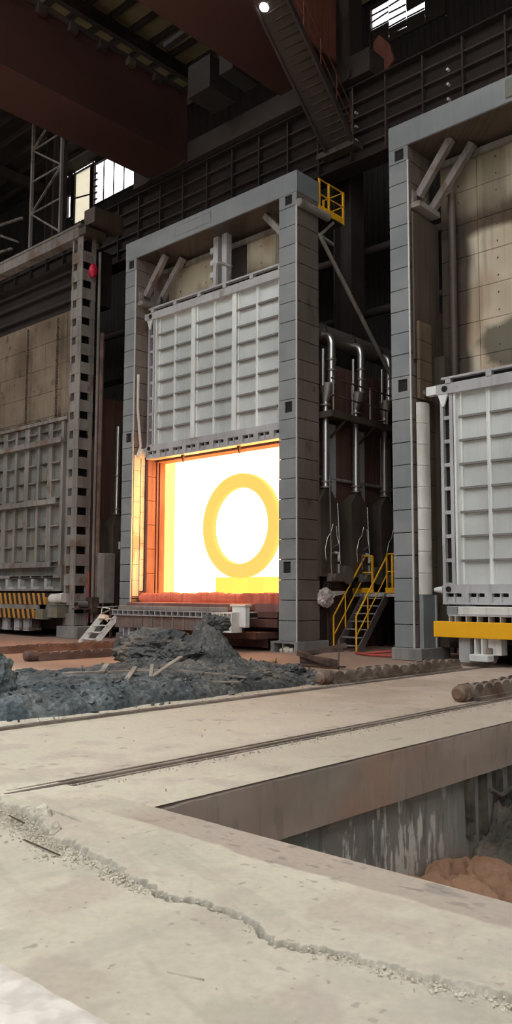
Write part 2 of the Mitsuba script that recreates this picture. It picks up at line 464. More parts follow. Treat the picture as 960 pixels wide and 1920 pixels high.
def near_floor():
    nx, ny = 1080, 250
    gx = np.linspace(NX0, NX1, nx)
    gy = np.concatenate([np.linspace(NY0, 3.1, 50, endpoint=False), np.linspace(3.1, 4.1, 200, endpoint=False), np.linspace(4.1, NY1, 40)])
    X, Y = np.meshgrid(gx, gy, indexing='ij')
    P = np.stack([X, Y, X * 0], -1)
    jag = (meshkit.fbm(P * [6, 0, 0] + [0, 0, 1], 4, 3) - 0.5) * 0.16 + (meshkit.fbm(P * 22, 2, 5) - 0.5) * 0.05
    yc = np.interp(X, crx, cry) + jag
    a = np.interp(X, crx, amp)
    d = Y - yc
    wid = np.interp(X, [-6.4, -5.0, -4.0, -2.8, -2.2, 0], [0.04, 0.03, 0.010, 0.010, 0.03, 0.05])
    step = np.clip(d / wid + 0.5, 0, 1)
    far_fade = np.clip((NY1 - Y) / 0.6, 0, 1)
    h = a * step * (0.35 + 0.65 * far_fade)
    h += -a * 0.5 * np.exp(-(d / (0.012 + 0.25 * wid)) ** 2)
    thin = np.clip(1 - np.abs(X + 3.4) / 0.9, 0, 1) ** 0.5
    h += -0.065 * thin * np.exp(-((d + 0.006) / 0.012) ** 2) * (0.4 + 1.2 * np.clip(meshkit.fbm(P * [5, 0, 0], 3, 19), 0, 1))
    c2 = 3.90 - 0.06 * (X + 5.92) + 0.5 * np.clip(X + 5.55, 0, 1) * 0.2 + (meshkit.fbm(P * [9, 0, 0], 3, 21) - 0.5) * 0.06
    h += -0.04 * np.exp(-((Y - c2) / 0.011) ** 2) * np.clip((X + 5.97) / 0.05, 0, 1) * np.clip((-5.28 - X) / 0.2, 0, 1)
    h += np.exp(-(np.minimum(d, 0) / 0.09) ** 2) * np.clip(1 - d / 0.02, 0, 1) * (meshkit.fbm(P * 30, 4, 8) - 0.42) * a * 0.9
    # broken corner: a sunken ragged patch at the left end of the crack
    e = ((X + 5.75) / 0.62) ** 2 + ((Y - 3.72) / 0.20) ** 2
    h += -0.02 * np.clip(1.2 - e, 0, 1) * np.clip(1 - d / 0.03, 0, 1) + np.clip(1.3 - e, 0, 1) * np.clip(1 - d / 0.03, 0, 1) * (meshkit.fbm(P * 20, 4, 4) - 0.5) * 0.07
    h += (meshkit.fbm(P * 1.2, 4, 1) - 0.5) * 0.012 + (meshkit.fbm(P * 9, 3, 2) - 0.5) * 0.006
    # joint to the whiter slab
    j = np.exp(-((Y - 2.243) / 0.012) ** 2)
    h += -0.012 * j + np.where(Y < 2.243, 0.012 + (meshkit.fbm(P * 14, 4, 6) - 0.5) * 0.02, 0)
    h *= np.clip(np.minimum(np.minimum(X - NX0, NX1 - X) / 0.3, np.minimum((Y - NY0) / 0.05, (NY1 - Y) / 0.04)), 0, 1)
    h += 0.0
    v = np.stack([X, Y, h], -1).reshape(-1, 3)
    i, k = np.meshgrid(np.arange(len(gx) - 1), np.arange(len(gy) - 1), indexing='ij')
    q = np.stack([i * len(gy) + k, (i + 1) * len(gy) + k, (i + 1) * len(gy) + k + 1, i * len(gy) + k + 1], -1).reshape(-1, 4)
    return tri(v, q)


scene_floor = [plane(-75, NX0, -40, PY), plane(NX1, 30, -40, PY), plane(NX0, NX1, -40, NY0), plane(-75, PX, PY, 36),
               plane(3.0, 30, PY, 36), plane(PX, 3.0, 17.0, 36)]
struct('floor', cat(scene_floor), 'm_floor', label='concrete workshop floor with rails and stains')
part('floor', 'cracked_slab', near_floor(), 'm_kerb', smooth=True, label='pale cracked concrete slab beside the pit')
# pit
BZ = -0.58
lip = np.linspace(PY, 17.0, 240)
edge_n = (meshkit.fbm(np.stack([lip * 5, lip * 0, lip * 0], 1), 4, 2) - 0.5) * 0.03


def pit_beam():
    # ragged top edge along the pit, from the front face down to the lower flange
    v, q = [], []
    for i, y in enumerate(lip):
        e = max(0.0, edge_n[i]) + (0.05 * max(0, 1 - (y - PY) / 0.35) * (0.5 + edge_n[i] * 20))
        v += [[PX - 0.0, y, BZ], [PX, y, -0.03 - abs(e)], [PX - 0.03 - abs(e), y, -0.002]]
    n = len(lip)
    for i in range(n - 1):
        for k in (0, 1):
            q.append([i * 3 + k, i * 3 + k + 1, (i + 1) * 3 + k + 1, (i + 1) * 3 + k])
    v2, f2 = tri(v, np.array(q)[:, ::-1])
    return cat([(v2, f2), box(PX - 0.35, PX - 0.0, PY, 17.0, BZ - 0.01, BZ)])


part('floor', 'pit_edge_beam', pit_beam(), 'm_beamface', label='stained brown concrete beam along the top of the pit')
struct('wall_pit', cat([box(PX - 0.4, PX - 0.10, PY, 17, -2.6, BZ), box(PX - 0.4, 3.4, 17, 17.3, -2.6, 0), box(3.0, 3.3, PY, 17, -2.6, 0),
                        box(PX, 3.0, PY - 0.3, PY, -2.6, -0.02)]), 'm_pitwall', label='dark stained pit wall with white drips')
struct('floor_pit', box(PX - 0.4, 3.3, PY - 0.2, 17.2, -2.7, -2.6), 'm_pitrubble', label='dark floor of the pit')


def heightfield(x0, x1, y0, y1, nx, ny, fn):
    gx, gy = np.linspace(x0, x1, nx), np.linspace(y0, y1, ny)
    X, Y = np.meshgrid(gx, gy, indexing='ij')
    Z = fn(X, Y)
    v = np.stack([X, Y, Z], -1).reshape(-1, 3)
    i, k = np.meshgrid(np.arange(nx - 1), np.arange(ny - 1), indexing='ij')
    q = np.stack([i * ny + k, (i + 1) * ny + k, (i + 1) * ny + k + 1, i * ny + k + 1], -1).reshape(-1, 4)
    return tri(v, q)


def P3(X, Y, s=1.0):
    return np.stack([X * s, Y * s, X * 0], -1)


def mound_earth(X, Y):
    e = np.clip(1 - ((X + 5.0) / 1.5) ** 2 - ((Y - 8.7) / 2.5) ** 2, 0, 1)
    r = np.abs(meshkit.fbm(P3(X, Y, 1.4), 4, 31) - 0.5)
    return -2.65 + 1.22 * np.sqrt(e) + (meshkit.fbm(P3(X, Y, 3.0), 6, 30) - 0.5) * 0.55 * e - np.clip(0.05 - r, 0, 1) * 1.8 * np.clip(e * 4, 0, 1)


def mound_rubble(X, Y):
    e = np.clip(1 - ((X + 5.0) / 1.9) ** 2 - ((Y - 12.0) / 2.6) ** 2, 0, 1)
    return -2.65 + 1.75 * e ** 0.6 + (meshkit.fbm(P3(X, Y, 2.5), 5, 33) - 0.5) * 0.9 * np.sqrt(e) + (meshkit.fbm(P3(X, Y, 9), 4, 35) - 0.5) * 0.5 * np.sqrt(e)


solid('earth_mound', heightfield(-5.45, -3.4, 6.1, 11.3, 130, 260, mound_earth), 'm_earth', 'reddish brown earth slumped at the foot of the pit wall', 'earth mound', smooth=40)
solid('pit_rubble', heightfield(-5.45, -3.0, 9.6, 15.0, 140, 240, mound_rubble), 'm_pitrubble', 'dark crumbled rubble piled against the far end of the pit wall', 'rubble', smooth=40)
labels['pit_rubble']['kind'] = 'stuff'
# vertical broken ribs of the pit wall
for i, (y, w, h) in enumerate(((10.0, 0.14, 0.75), (10.35, 0.2, 0.9), (10.75, 0.16, 0.8), (11.2, 0.3, 0.85), (11.75, 0.22, 0.8), (12.4, 0.4, 0.85), (13.2, 0.5, 0.85))):
    v, f = box(PX - 0.12, PX - 0.02 - 0.03 * (i % 2), y, y + w, BZ - h, BZ - 0.02)
    part('wall_pit', 'broken_rib', (v + rng.normal(0, 0.02, v.shape), f), 'm_pitrubble')
part('wall_pit', 'conduit', tube([[PX - 0.02, 10.55, BZ - 0.25], [PX + 0.02, 10.75, BZ - 0.36], [PX - 0.02, 11.2, BZ - 0.33]], 0.035, 8), 'm_pitrubble')

# hall
YW = 30.0
ZR = 28.8
RL1 = 6.0      # the roof is glazed (left open here) from the near wall to this line


def corrugated_y(x0, x1, y, z0, z1, pitch=0.3, depth=0.05):
    """a ribbed sheet in the plane y, ribs upright"""
    n = max(2, int((x1 - x0) / (pitch / 4)))
    xs = np.linspace(x0, x1, n)
    off = np.where((np.arange(n) % 4) < 2, 0, depth)
    v = np.vstack([np.stack([xs, y - off, xs * 0 + z0], 1), np.stack([xs, y - off, xs * 0 + z1], 1)])
    i = np.arange(n - 1)
    return tri(v, np.stack([i, i + 1, n + i + 1, n + i], 1))


W1 = (-41.5, -33.6, 25.75, 28.6)     # windows high in the back wall
W2 = (-20.6, -16.7, 26.35, 28.6)
W3 = (-44.35, -43.75, 25.75, 27.45)
W4 = (-43.55, -41.75, 25.3, 28.6)
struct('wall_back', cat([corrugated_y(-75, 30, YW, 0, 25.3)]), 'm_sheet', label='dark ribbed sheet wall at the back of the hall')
spans = [(-75, W3[0]), (W3[1], W4[0]), (W4[1], W1[0]), (W1[1], W2[0]), (W2[1], 30)]
part('wall_back', 'upper_sheet', cat([corrugated_y(a, b, YW, 25.3, ZR) for a, b in spans] +
     [corrugated_y(w[0], w[1], YW, 25.3, w[2]) for w in (W1, W2, W3) if w[2] > 25.3] +
     [corrugated_y(w[0], w[1], YW, w[3], ZR) for w in (W1, W2, W3)]), 'm_sheet')
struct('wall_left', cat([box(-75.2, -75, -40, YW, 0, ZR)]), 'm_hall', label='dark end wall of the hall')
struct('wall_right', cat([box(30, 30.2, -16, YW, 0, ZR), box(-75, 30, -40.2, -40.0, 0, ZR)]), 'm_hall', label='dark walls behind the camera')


def window(n, w, slats, kind):
    x0, x1, z0, z1 = w
    fr = cat([box(x0, x0 + 0.1, YW - 0.12, YW + 0.05, z0, z1), box(x1 - 0.1, x1, YW - 0.12, YW + 0.05, z0, z1), box(x0, x1, YW - 0.12, YW + 0.05, z0, z0 + 0.1), box(x0, x1, YW - 0.12, YW + 0.05, z1 - 0.1, z1)])
    k = struct(f'window_{n}', fr, 'm_darksteel', label=kind)
    return k


def plate(x0, x1, z0, z1):
    return box(x0, x1, YW + 0.06, YW + 0.10, z0, z1)


part('wall_back', 'backing_sheet', cat([plate(-75, W3[0], 24.8, ZR), plate(W3[1], W4[0], 24.8, ZR), plate(W4[1], W1[0], 24.8, ZR), plate(W1[1], W2[0], 24.8, ZR), plate(W2[1], 30, 24.8, ZR),
     plate(W3[0], W3[1], 24.8, W3[2]), plate(W3[0], W3[1], W3[3], ZR), plate(W4[0], W4[1], 24.8, W4[2]), plate(W1[0], W1[1], 24.8, W1[2]), plate(W2[0], W2[1], 24.8, W2[2]),
     plate(W1[0], W1[1], W1[3], ZR), plate(W2[0], W2[1], W2[3], ZR), plate(W4[0], W4[1], W4[3], ZR)]), 'm_sheet')
k1 = window(1, W1, 0, 'open window high in the back wall with daylight behind')
for i in range(1, 8):
    part(k1, 'mullion', box(W1[0] + i, W1[0] + i + 0.04, YW - 0.06, YW, W1[2], W1[3]), 'm_darksteel')
for i in range(1, 6):
    part(k1, 'glazing_bar', box(W1[0], W1[0] + 0.35, YW - 0.05, YW, W1[2] + i * 0.42, W1[2] + i * 0.42 + 0.1), 'm_darksteel')
k2 = window(2, W2, 0, 'broken louvred window high in the back wall')
r2 = np.random.default_rng(3)
for i in range(7):
    for j in range(4):
        z = W2[2] + 0.15 + i * 0.33
        x = W2[0] + 0.1 + j * 0.93
        lit = (i >= 3 and j in (0, 1)) or (i in (5, 6) and j == 2) or (i == 2 and j in (1, 2)) or (i == 6 and j == 3)
        if lit and r2.random() < 0.85:
            part(k2, 'louvre_slat', bar([x, YW - 0.03, z], [x + 0.9, YW - 0.03, z + r2.normal(0, 0.06)], 0.02, 0.07), 'm_darksteel')
        else:
            part(k2, 'louvre_slat', bar([x, YW - 0.03, z + 0.1], [x + 0.92, YW - 0.03, z + 0.1 + r2.normal(0, 0.02)], 0.02, 0.335), 'm_darksteel')
k3 = window(3, W3, 0, 'narrow slit window in the back wall')
k4 = struct('window_4', cat([box(W4[0], W4[0] + 0.08, YW - 0.1, YW + 0.05, W4[2], W4[3]), box(W4[1] - 0.08, W4[1], YW - 0.1, YW + 0.05, W4[2], W4[3])]), 'm_darksteel', label='tall cream translucent sheet window')
part(k4, 'pane', tri([[W4[0], YW, W4[2]], [W4[1], YW, W4[2]], [W4[1], YW, W4[3]], [W4[0], YW, W4[3]]], [[0, 1, 2, 3]]), 'm_translucent', label='cream translucent sheet')
part(k4, 'glazing_bar', bar([W4[0], YW - 0.05, 27.0], [W4[1], YW - 0.05, 26.7], 0.05, 0.08), 'm_darksteel')

# roof deck, purlins along x, rafters along y
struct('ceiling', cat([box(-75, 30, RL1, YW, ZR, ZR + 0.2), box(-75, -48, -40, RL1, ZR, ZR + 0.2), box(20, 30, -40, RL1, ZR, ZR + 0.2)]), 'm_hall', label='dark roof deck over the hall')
for i in range(26):
    y = -2.6 + i * 1.25
    if 7 < y < 29:
        part('ceiling', 'roof_panel', box(-40, 5, y + 0.14, y + 1.11, ZR - 0.04, ZR), 'm_roofpanel')
        part('ceiling', 'purlin', box(-75, 30, y - 0.08, y + 0.08, ZR - 0.28, ZR), 'm_darksteel')
for i in range(12):
    x = -70 + i * 8.0
    part('ceiling', 'rafter', box(x - 0.15, x + 0.15, -40, YW, ZR - 0.95, ZR - 0.28), 'm_darksteel')
    part('ceiling', 'tie_rod', bar([x, 14, ZR - 1.6], [x + 8, 14.6, ZR - 1.2], 0.05, 0.05), 'm_oldsteel')
# building columns and the crane runway behind the furnaces
for i, x in enumerate((-60, -48.4, -36.7, -17.6, -2.0)):
    k = struct(f'trim_{i + 1}', cat([box(x - 0.4, x - 0.34, 23.7, 24.5, 0, ZR - 0.9), box(x + 0.34, x + 0.4, 23.7, 24.5, 0, ZR - 0.9), box(x - 0.34, x + 0.34, 24.05, 24.12, 0, ZR - 0.9)]), 'm_darksteel',
               label='dark steel building column behind the furnaces')
struct('crane_runway', cat([box(-75, 30, 22.9, 23.0, 16.7, 19.4), box(-75, 30, 22.6, 23.4, 19.4, 19.46), box(-75, 30, 22.6, 23.4, 16.64, 16.7)]), 'm_hall', label='dark crane runway girder behind the furnaces')
for z in (17.2, 17.75, 18.3, 18.85):
    part('crane_runway', 'stiffener', box(-75, 30, 22.74, 22.9, z, z + 0.07), 'm_darksteel')
for i in range(44):
    x = -60 + i * 1.45
    part('crane_runway', 'rib', box(x, x + 0.06, 22.7, 22.9, 16.7, 19.4), 'm_darksteel')
part('crane_runway', 'rail_head', box(-75, 30, 22.95, 23.07, 19.46, 19.6), 'm_rail')
for z in (8.5, 12.2, 14.6):
    part('crane_runway', 'pipe_run', tube([[-75, 25.2, z], [30, 25.2, z]], 0.16, 10), 'm_darksteel', smooth=40)
for i, x in enumerate((-16.2, -12.6, -9.8)):
    for q in range(3):
        part('crane_runway', 'insulator', tube([[x, 22.74, 17.45 + q * 0.5], [x, 22.62, 17.45 + q * 0.5]], 0.045, 8), 'm_insul')

# lattice column far left
LX0, LX1, LY = -37.3, -34.6, 23.0
lat = struct('trim_6', cat([bar([LX0, LY, 19.6], [LX0, LY, 27.0], 0.14, 0.14), bar([LX1, LY, 19.6], [LX1, LY, 27.0], 0.14, 0.14)]), 'm_oldsteel', label='latticed steel mast beside the slit window')
for i in range(4):
    z = 19.8 + i * 1.75
    a, b = (LX0, LX1) if i % 2 else (LX1, LX0)
    part(lat, 'lacing_bar', bar([a, LY, z], [b, LY, z + 1.75], 0.09, 0.09), 'm_oldsteel')
    part(lat, 'strut', bar([LX0, LY, z + 1.75], [LX1, LY, z + 1.75], 0.07, 0.07), 'm_oldsteel')
for (p, q) in (((-45.5, 24.5, 23.5), (-40.8, 24.6, 23.0)), ((-46, 24.5, 28), (-44.0, 24.6, 22.2)), ((-47, 24, 24.5), (-41.8, 25, 22.0)), ((-47, 24.5, 22.0), (-42.5, 25, 21.8)), ((-44, 24.5, 21.0), (-40.5, 25, 19.4))):
    part(lat, 'brace_bar', bar(p, q, 0.12, 0.12), 'm_oldsteel')

# ------------------------------------------------------------------ furnaces
YF = 19.4


def column_panels(k, x0, x1, y0, y1, z0, z1, holes, sides=('front', 'right'), pitch=0.622, ratio=1.0):
    """cladding panels on a column core: part column, sub-parts panel"""
    th = 0.05
    col = part(k, 'column', box(x0 + th, x1 - th, y0 + th, y1, z0, z1), 'm_dark', label='grey panelled column')
    n = int(round((z1 - z0) / pitch))
    dz = (z1 - z0) / n
    for i in range(n):
        a, b = z0 + i * dz + 0.009, z0 + (i + 1) * dz - 0.009
        if 'front' in sides:
            hole = [h for h in holes if a - 0.05 <= h[1] and h[1] < b - 0.03]
            if hole:
                hx, hz = hole[0]
                hb = min(hz + 0.34, b - 0.06)
                hz = hb - 0.34
                part(col, 'panel', cat([box(x0, hx, y0, y0 + th, a, b), box(hx + 0.3, x1 - 0.035, y0, y0 + th, a, b), box(hx, hx + 0.3, y0, y0 + th, a, hz), box(hx, hx + 0.3, y0, y0 + th, hb, b)]), 'm_panel')
            else:
                part(col, 'panel', cbox(x0, x1 - 0.035, y0 + rng.uniform(-0.004, 0.004), y0 + th, a, b, 0.008), 'm_panel')
        if 'right' in sides:
            part(col, 'side_panel', cbox(x1 - th, x1 + rng.uniform(-0.004, 0.004), y0 + 0.02, y1, a, b, 0.008), 'm_sidepanel')
    part(col, 'corner_trim', box(x1 - 0.034, x1 + 0.01, y0 - 0.008, y0 + 0.028, z0, z1), 'm_trim', label='bright metal corner trim')
    return col


def furnace_door(k, x0, x1, z0, z1, y, rows=8, glow=False):
    """the lifting door: a back plate stiffened by stiles, shelves, a slotted foot beam and a head beam"""
    d = part(k, 'door', box(x0 + 0.05, x1 - 0.05, y + 0.16, y + 0.34, z0 + 0.02, z1 - 0.1), 'm_silverplate', label='silver painted door with a grid of stiffening plates')
    zb, zt = z0 + 0.52, z1 - 0.42
    w = 0.42
    for side in (0, 1):                 # ladder-like side frames
        a = x0 if side == 0 else x1 - w
        part(d, 'side_frame', cat([box(a, a + 0.09, y, y + 0.2, zb, zt), box(a + 0.27, a + 0.37, y, y + 0.2, zb, zt)] +
             [box(a + 0.09, a + 0.27, y + 0.03, y + 0.2, zb + i * (zt - zb) / rows - 0.05, zb + i * (zt - zb) / rows + 0.05) for i in range(rows + 1)]), 'm_silverframe')
        part(d, 'side_recess', box(a + 0.08, a + 0.28, y + 0.13, y + 0.17, zb, zt), 'm_dark')
    ia, ib = x0 + w, x1 - w
    nb = 3
    bw = (ib - ia) / nb
    for i in range(nb + 1):
        c = ia + i * bw
        if i in (0, nb):
            part(d, 'edge_stile', box(c - 0.03, c + 0.03, y + 0.02, y + 0.17, zb, zt), 'm_silver')
        else:
            part(d, 'stile', box(c - 0.10, c + 0.10, y + 0.02, y + 0.17, zb, zt), 'm_silver')
    for i in range(nb):
        c = ia + (i + 0.5) * bw
        part(d, 'rib', cat([box(c - 0.055, c - 0.03, y + 0.07, y + 0.17, zb, zt), box(c + 0.03, c + 0.055, y + 0.07, y + 0.17, zb, zt), box(c - 0.05, c + 0.05, y + 0.11, y + 0.17, zb, zt)]), 'm_silver')
        part(d, 'edge_angle', box(ia + i * bw + 0.13, ia + i * bw + 0.18, y + 0.08, y + 0.17, zb, zt), 'm_silver')
        for r in range(1, rows):
            z = zb + r * (zt - zb) / rows
            for h in (0, 1):
                part(d, 'shelf_plate', box(ia + i * bw + (0.1 if h == 0 else bw / 2 + 0.055), ia + i * bw + (bw / 2 - 0.055 if h == 0 else bw - 0.1), y + 0.04, y + 0.17, z - 0.045, z + 0.012), 'm_shelf')
    # foot beam with paired slots
    part(d, 'foot_beam', cat([box(x0, x1, y - 0.03, y + 0.2, z0 + 0.29, z0 + 0.52), box(x0, x1, y - 0.03, y + 0.3, z0, z0 + 0.06)]), 'm_silverframe')
    part(d, 'foot_recess', box(x0 + 0.03, x1 - 0.03, y + 0.12, y + 0.18, z0 + 0.05, z0 + 0.3), 'm_dark')
    n = 10
    pw = (x1 - x0) / n
    for i in range(n + 1):
        c = x0 + i * pw
        part(d, 'foot_post', box(max(x0, c - 0.1), min(x1, c + 0.1), y - 0.03, y + 0.13, z0 + 0.06, z0 + 0.29), 'm_silverframe')
        if i < n:
            part(d, 'foot_web', box(c + pw / 2 - 0.02, c + pw / 2 + 0.02, y + 0.0, y + 0.13, z0 + 0.06, z0 + 0.29), 'm_silverframe')
            part(d, 'slot_cover', box(c + 0.08, c + pw - 0.08, y + 0.05, y + 0.12, z0 + 0.045, z0 + 0.10 + 0.10), 'm_silverframe')
    # head beam with slots, lugs and pins
    part(d, 'head_beam', cat([box(x0 - 0.06, x1 + 0.06, y - 0.06, y + 0.3, z1 - 0.42, z1 - 0.14), box(x0 + 0.1, x1 - 0.1, y - 0.10, y + 0.3, z1 - 0.03, z1 + 0.03)]), 'm_silverframe')
    part(d, 'head_recess', box(x0 + 0.1, x1 - 0.1, y + 0.06, y + 0.2, z1 - 0.15, z1 - 0.02), 'm_dark')
    for i in range(6):
        c = x0 + 0.3 + i * (x1 - x0 - 0.6) / 5
        part(d, 'head_block', box(c - 0.08, c + 0.08, y - 0.09, y + 0.1, z1 - 0.15, z1 - 0.02), 'm_silverframe')
    for c in (x0 + 0.18, x1 - 0.18):
        part(d, 'pin', cat([tube([[c, y - 0.075, z1 - 0.28], [c, y - 0.02, z1 - 0.28]], 0.085, 14)]), 'm_dark')
        part(d, 'pin', cat([tube([[c, y - 0.06, z0 + 0.4], [c, y, z0 + 0.4]], 0.075, 14)]), 'm_dark')
    for c, s in ((x0 - 0.06, -1), (x1 + 0.06, 1)):
        part(d, 'lug', cat([box(min(c, c + s * 0.3), max(c, c + s * 0.3), y - 0.1, y + 0.1, z1 - 0.40, z1 - 0.16)]), 'm_silver', label='pale guide lug')
        part(d, 'guide_roller', tube([[c + s * 0.28, y, z1 - 0.28], [c + s * 0.42, y, z1 - 0.28]], 0.09, 12), 'm_rack', smooth=40)
        part(d, 'guide_roller', tube([[c - s * 0.05, y + 0.02, z0 + 0.38], [c + s * 0.2, y + 0.02, z0 + 0.38]], [0.10, 0.06], 12), 'm_silver', smooth=40)
        part(d, 'gusset', prism([(c - s * 0.02, z1 - 0.42), (c - s * 0.32, z1 - 0.42), (c - s * 0.2, z1 - 0.75), (c - s * 0.14, z1 - 0.75)], 'y', y - 0.04, y + 0.02), 'm_silver')
    return d


def fibre_wall(k, x0, x1, z0, z1, y, cols, rows, gap=None, m='m_beige'):
    """the beige lining panels of the front wall above the opening"""
    w = part(k, 'front_wall', box(x0, x1, y + 0.05, y + 0.4, z0, z1), 'm_darksteel')
    cw, rh = (x1 - x0) / cols, (z1 - z0) / rows
    for i in range(cols):
        for j in range(rows):
            a, b = x0 + i * cw + 0.006, x0 + (i + 1) * cw - 0.006
            if gap and a < gap[1] and b > gap[0]:
                continue
            part(w, 'lining_panel', cbox(a, b, y + rng.uniform(-0.006, 0.006), y + 0.06, z0 + j * rh + 0.006, z0 + (j + 1) * rh - 0.006, 0.006), m)
            for (fx, fz) in ((0.5, 0.2), (0.5, 0.7)):
                STUDS.append((w, a + fx * (b - a), y - 0.008, z0 + (j + fz) * rh))
    return w


STUDS = []


def flush_studs():
    by = {}
    for w, x, y, z in STUDS:
        by.setdefault(w, []).append((x, y, z))
    for w, l in by.items():
        for (x, y, z) in l:
            part(w, 'anchor_stud', box(x - 0.016, x + 0.016, y, y + 0.02, z - 0.022, z + 0.022), 'm_darksteel')
    STUDS.clear()


def new_furnace(label, xl, xr, holes_l, holes_r, door_z, colr=True):
    k = thing('industrial_furnace', label, 'furnace')
    cl = column_panels(k, xl, xl + 0.63, YF, YF + 1.12, 0.33, 13.95, holes_l)
    cr = column_panels(k, xr - 0.73, xr, YF, YF + 1.1, 0.33, 13.95, holes_r)
    for (c, a, b) in ((cl, xl - 0.03, xl + 0.9), (cr, xr - 0.95, xr + 0.12)):
        if c == cl or abs(xr + 16.17) > 0.1:
            part(c, 'plinth', cbox(a, b, YF - 0.12, YF + 1.4, 0, 0.33, 0.02), 'm_concrete_plinth', label='grey concrete plinth')
        else:   # the plinth with an open front pocket holding small stones
            part(c, 'plinth', cat([box(a, a + 0.14, YF - 0.12, YF + 1.4, 0, 0.30), box(a, b, YF - 0.12, YF + 1.4, 0.27, 0.33), box(b - 0.14, b, YF - 0.12, YF + 1.4, 0, 0.30), box(a + 0.45, a + 0.49, YF - 0.1, YF + 0.3, 0, 0.3), box(a, b, YF + 0.2, YF + 1.4, 0, 0.3)]), 'm_concrete_plinth', label='plinth with an open pocket')
    # top fascia beam and its upper returns over the columns
    bm = part(k, 'top_beam', box(xl + 0.03, xr - 0.03, YF + 0.04, YF + 1.1, 14.40, 15.05), 'm_darksteel')
    xs = np.linspace(xl, xr, 3)
    for i in range(2):
        part(bm, 'fascia_panel', cbox(xs[i] + 0.004, xs[i + 1] - 0.004, YF - 0.02, YF + 0.05, 14.385, 15.09, 0.01), 'm_panel')
    part(bm, 'end_panel', cbox(xr - 0.05, xr + 0.02, YF - 0.01, YF + 1.12, 14.385, 15.09, 0.01), 'm_panel')
    for (a, b, hs, c) in ((xl, xl + 0.63, holes_l, cl), (xr - 0.73, xr, holes_r, cr)):
        hs = [h for h in hs if h[1] > 13.95]
        if hs:
            hx, hz = hs[0]
            m = cat([box(a, hx, YF, YF + 0.05, 13.96, 14.385), box(hx + 0.3, b, YF, YF + 0.05, 13.96, 14.385), box(hx, hx + 0.3, YF, YF + 0.05, 13.96, hz), box(hx, hx + 0.3, YF, YF + 0.05, min(hz + 0.33, 14.36), 14.385)])
        else:
            m = box(a, b, YF, YF + 0.05, 13.96, 14.385)
        part(c, 'panel', m, 'm_panel')
        part(c, 'head_block', box(a + 0.05, b - 0.05, YF + 0.05, YF + 1.1, 13.95, 14.4), 'm_dark')
        part(c, 'side_panel', box(b - 0.05, b, YF + 0.02, YF + 1.1, 13.96, 14.385), 'm_sidepanel')
    part(bm, 'soffit', box(xl + 0.63, xr - 0.73, YF + 0.05, YF + 1.6, 14.39, 14.42), 'm_hood')
    part(bm, 'hanger_rail', box(xl + 0.63, xr - 0.73, YF + 1.30, YF + 1.42, 14.12, 14.28), 'm_oldsteel')
    # diagonal braces in the upper corners
    ja, jb = xl + 0.64, xr - 0.74
    part(k, 'corner_brace', bar([ja + 0.05, YF + 0.45, 13.0], [ja + 1.05, YF + 0.55, 14.38], 0.2, 0.2), 'm_oldsteel')
    part(k, 'corner_brace', bar([ja + 0.15, YF + 0.95, 12.7], [ja + 1.45, YF + 1.05, 14.3], 0.2, 0.2), 'm_oldsteel')
    part(k, 'corner_brace', bar([jb - 0.02, YF + 0.5, 13.2], [jb - 1.1, YF + 0.6, 14.35], 0.2, 0.2), 'm_oldsteel')
    part(k, 'corner_bracket', cat([box(ja - 0.02, ja + 0.3, YF + 0.1, YF + 1.2, 12.55, 12.7), box(ja - 0.02, ja + 0.05, YF + 0.15, YF + 0.35, 12.7, 13.1), box(ja - 0.02, ja + 0.05, YF + 0.7, YF + 0.9, 12.7, 13.1)]), 'm_oldsteel')
    return k, ja, jb


def jamb_cover(k, x, z0, z1, y=YF + 0.12, r=0.27, n=9, m='m_insul'):
    """quarter-round insulation cover on the inner side of a column, in lengths"""
    dz = (z1 - z0) / n
    th = np.linspace(-0.15, math.pi + 0.15, 12)
    for i in range(n):
        poly = [(x - 0.02, y)] + [(x + 0.17 * math.sin(t), y + r - r * math.cos(t)) for t in th] + [(x - 0.02, y + 2 * r)]
        part(k, 'jamb_cover', prism(poly, 'z', z0 + i * dz + 0.006, z0 + (i + 1) * dz - 0.006), m, smooth=35, label='rounded pale insulation cover' if i == 0 else None)


# --- the open, glowing furnace in the middle
FC, ja, jb = new_furnace('tall grey furnace standing open with a white-hot chamber under its raised door', -24.68, -16.17,
                         [(-24.50, 14.05), (-24.47, 7.55)], [(-16.66, 14.05), (-16.66, 7.62), (-16.72, 2.45)], None)
YD = YF + 0.56
furnace_door(FC, -23.95, -16.98, 6.72, 12.45, YD)
fibre_wall(FC, -23.9, -16.95, 7.0, 14.25, YF + 1.5, 5, 6, gap=(-21.0, -20.0))
part(FC, 'corner_cover', box(-24.07, -24.0, YF + 0.9, YF + 1.55, 7.2, 14.3), 'm_oldsteel')
part(FC, 'hoist_post', cat([box(-20.62, -20.38, YF + 0.7, YF + 0.95, 12.0, 14.4), box(-20.18, -19.95, YF + 0.7, YF + 0.95, 12.0, 14.4)]), 'm_silverframe', label='grey double hoist post')
for i in range(4):
    part(FC, 'hoist_tab', box(-20.80, -20.60, YF + 0.72, YF + 0.92, 12.5 + i * 0.45, 12.7 + i * 0.45), 'm_silverframe')
part(FC, 'hoist_hook', cat([tube(bend([-20.3, YF + 0.6, 12.4], [-20.3, YF + 0.6, 13.4], [-19.7, YF + 0.7, 13.1], 0.2), 0.05, 8)]), 'm_oldsteel', smooth=40)
part(FC, 'hoist_rope', tube([[-17.2, YF + 0.95, 14.3], [-17.2, YF + 0.9, 12.5]], 0.03, 6), 'm_dark')
part(FC, 'hoist_rope', tube([[-23.6, YF + 0.9, 13.0], [-23.6, YF + 0.9, 12.4]], 0.05, 6), 'm_dark')
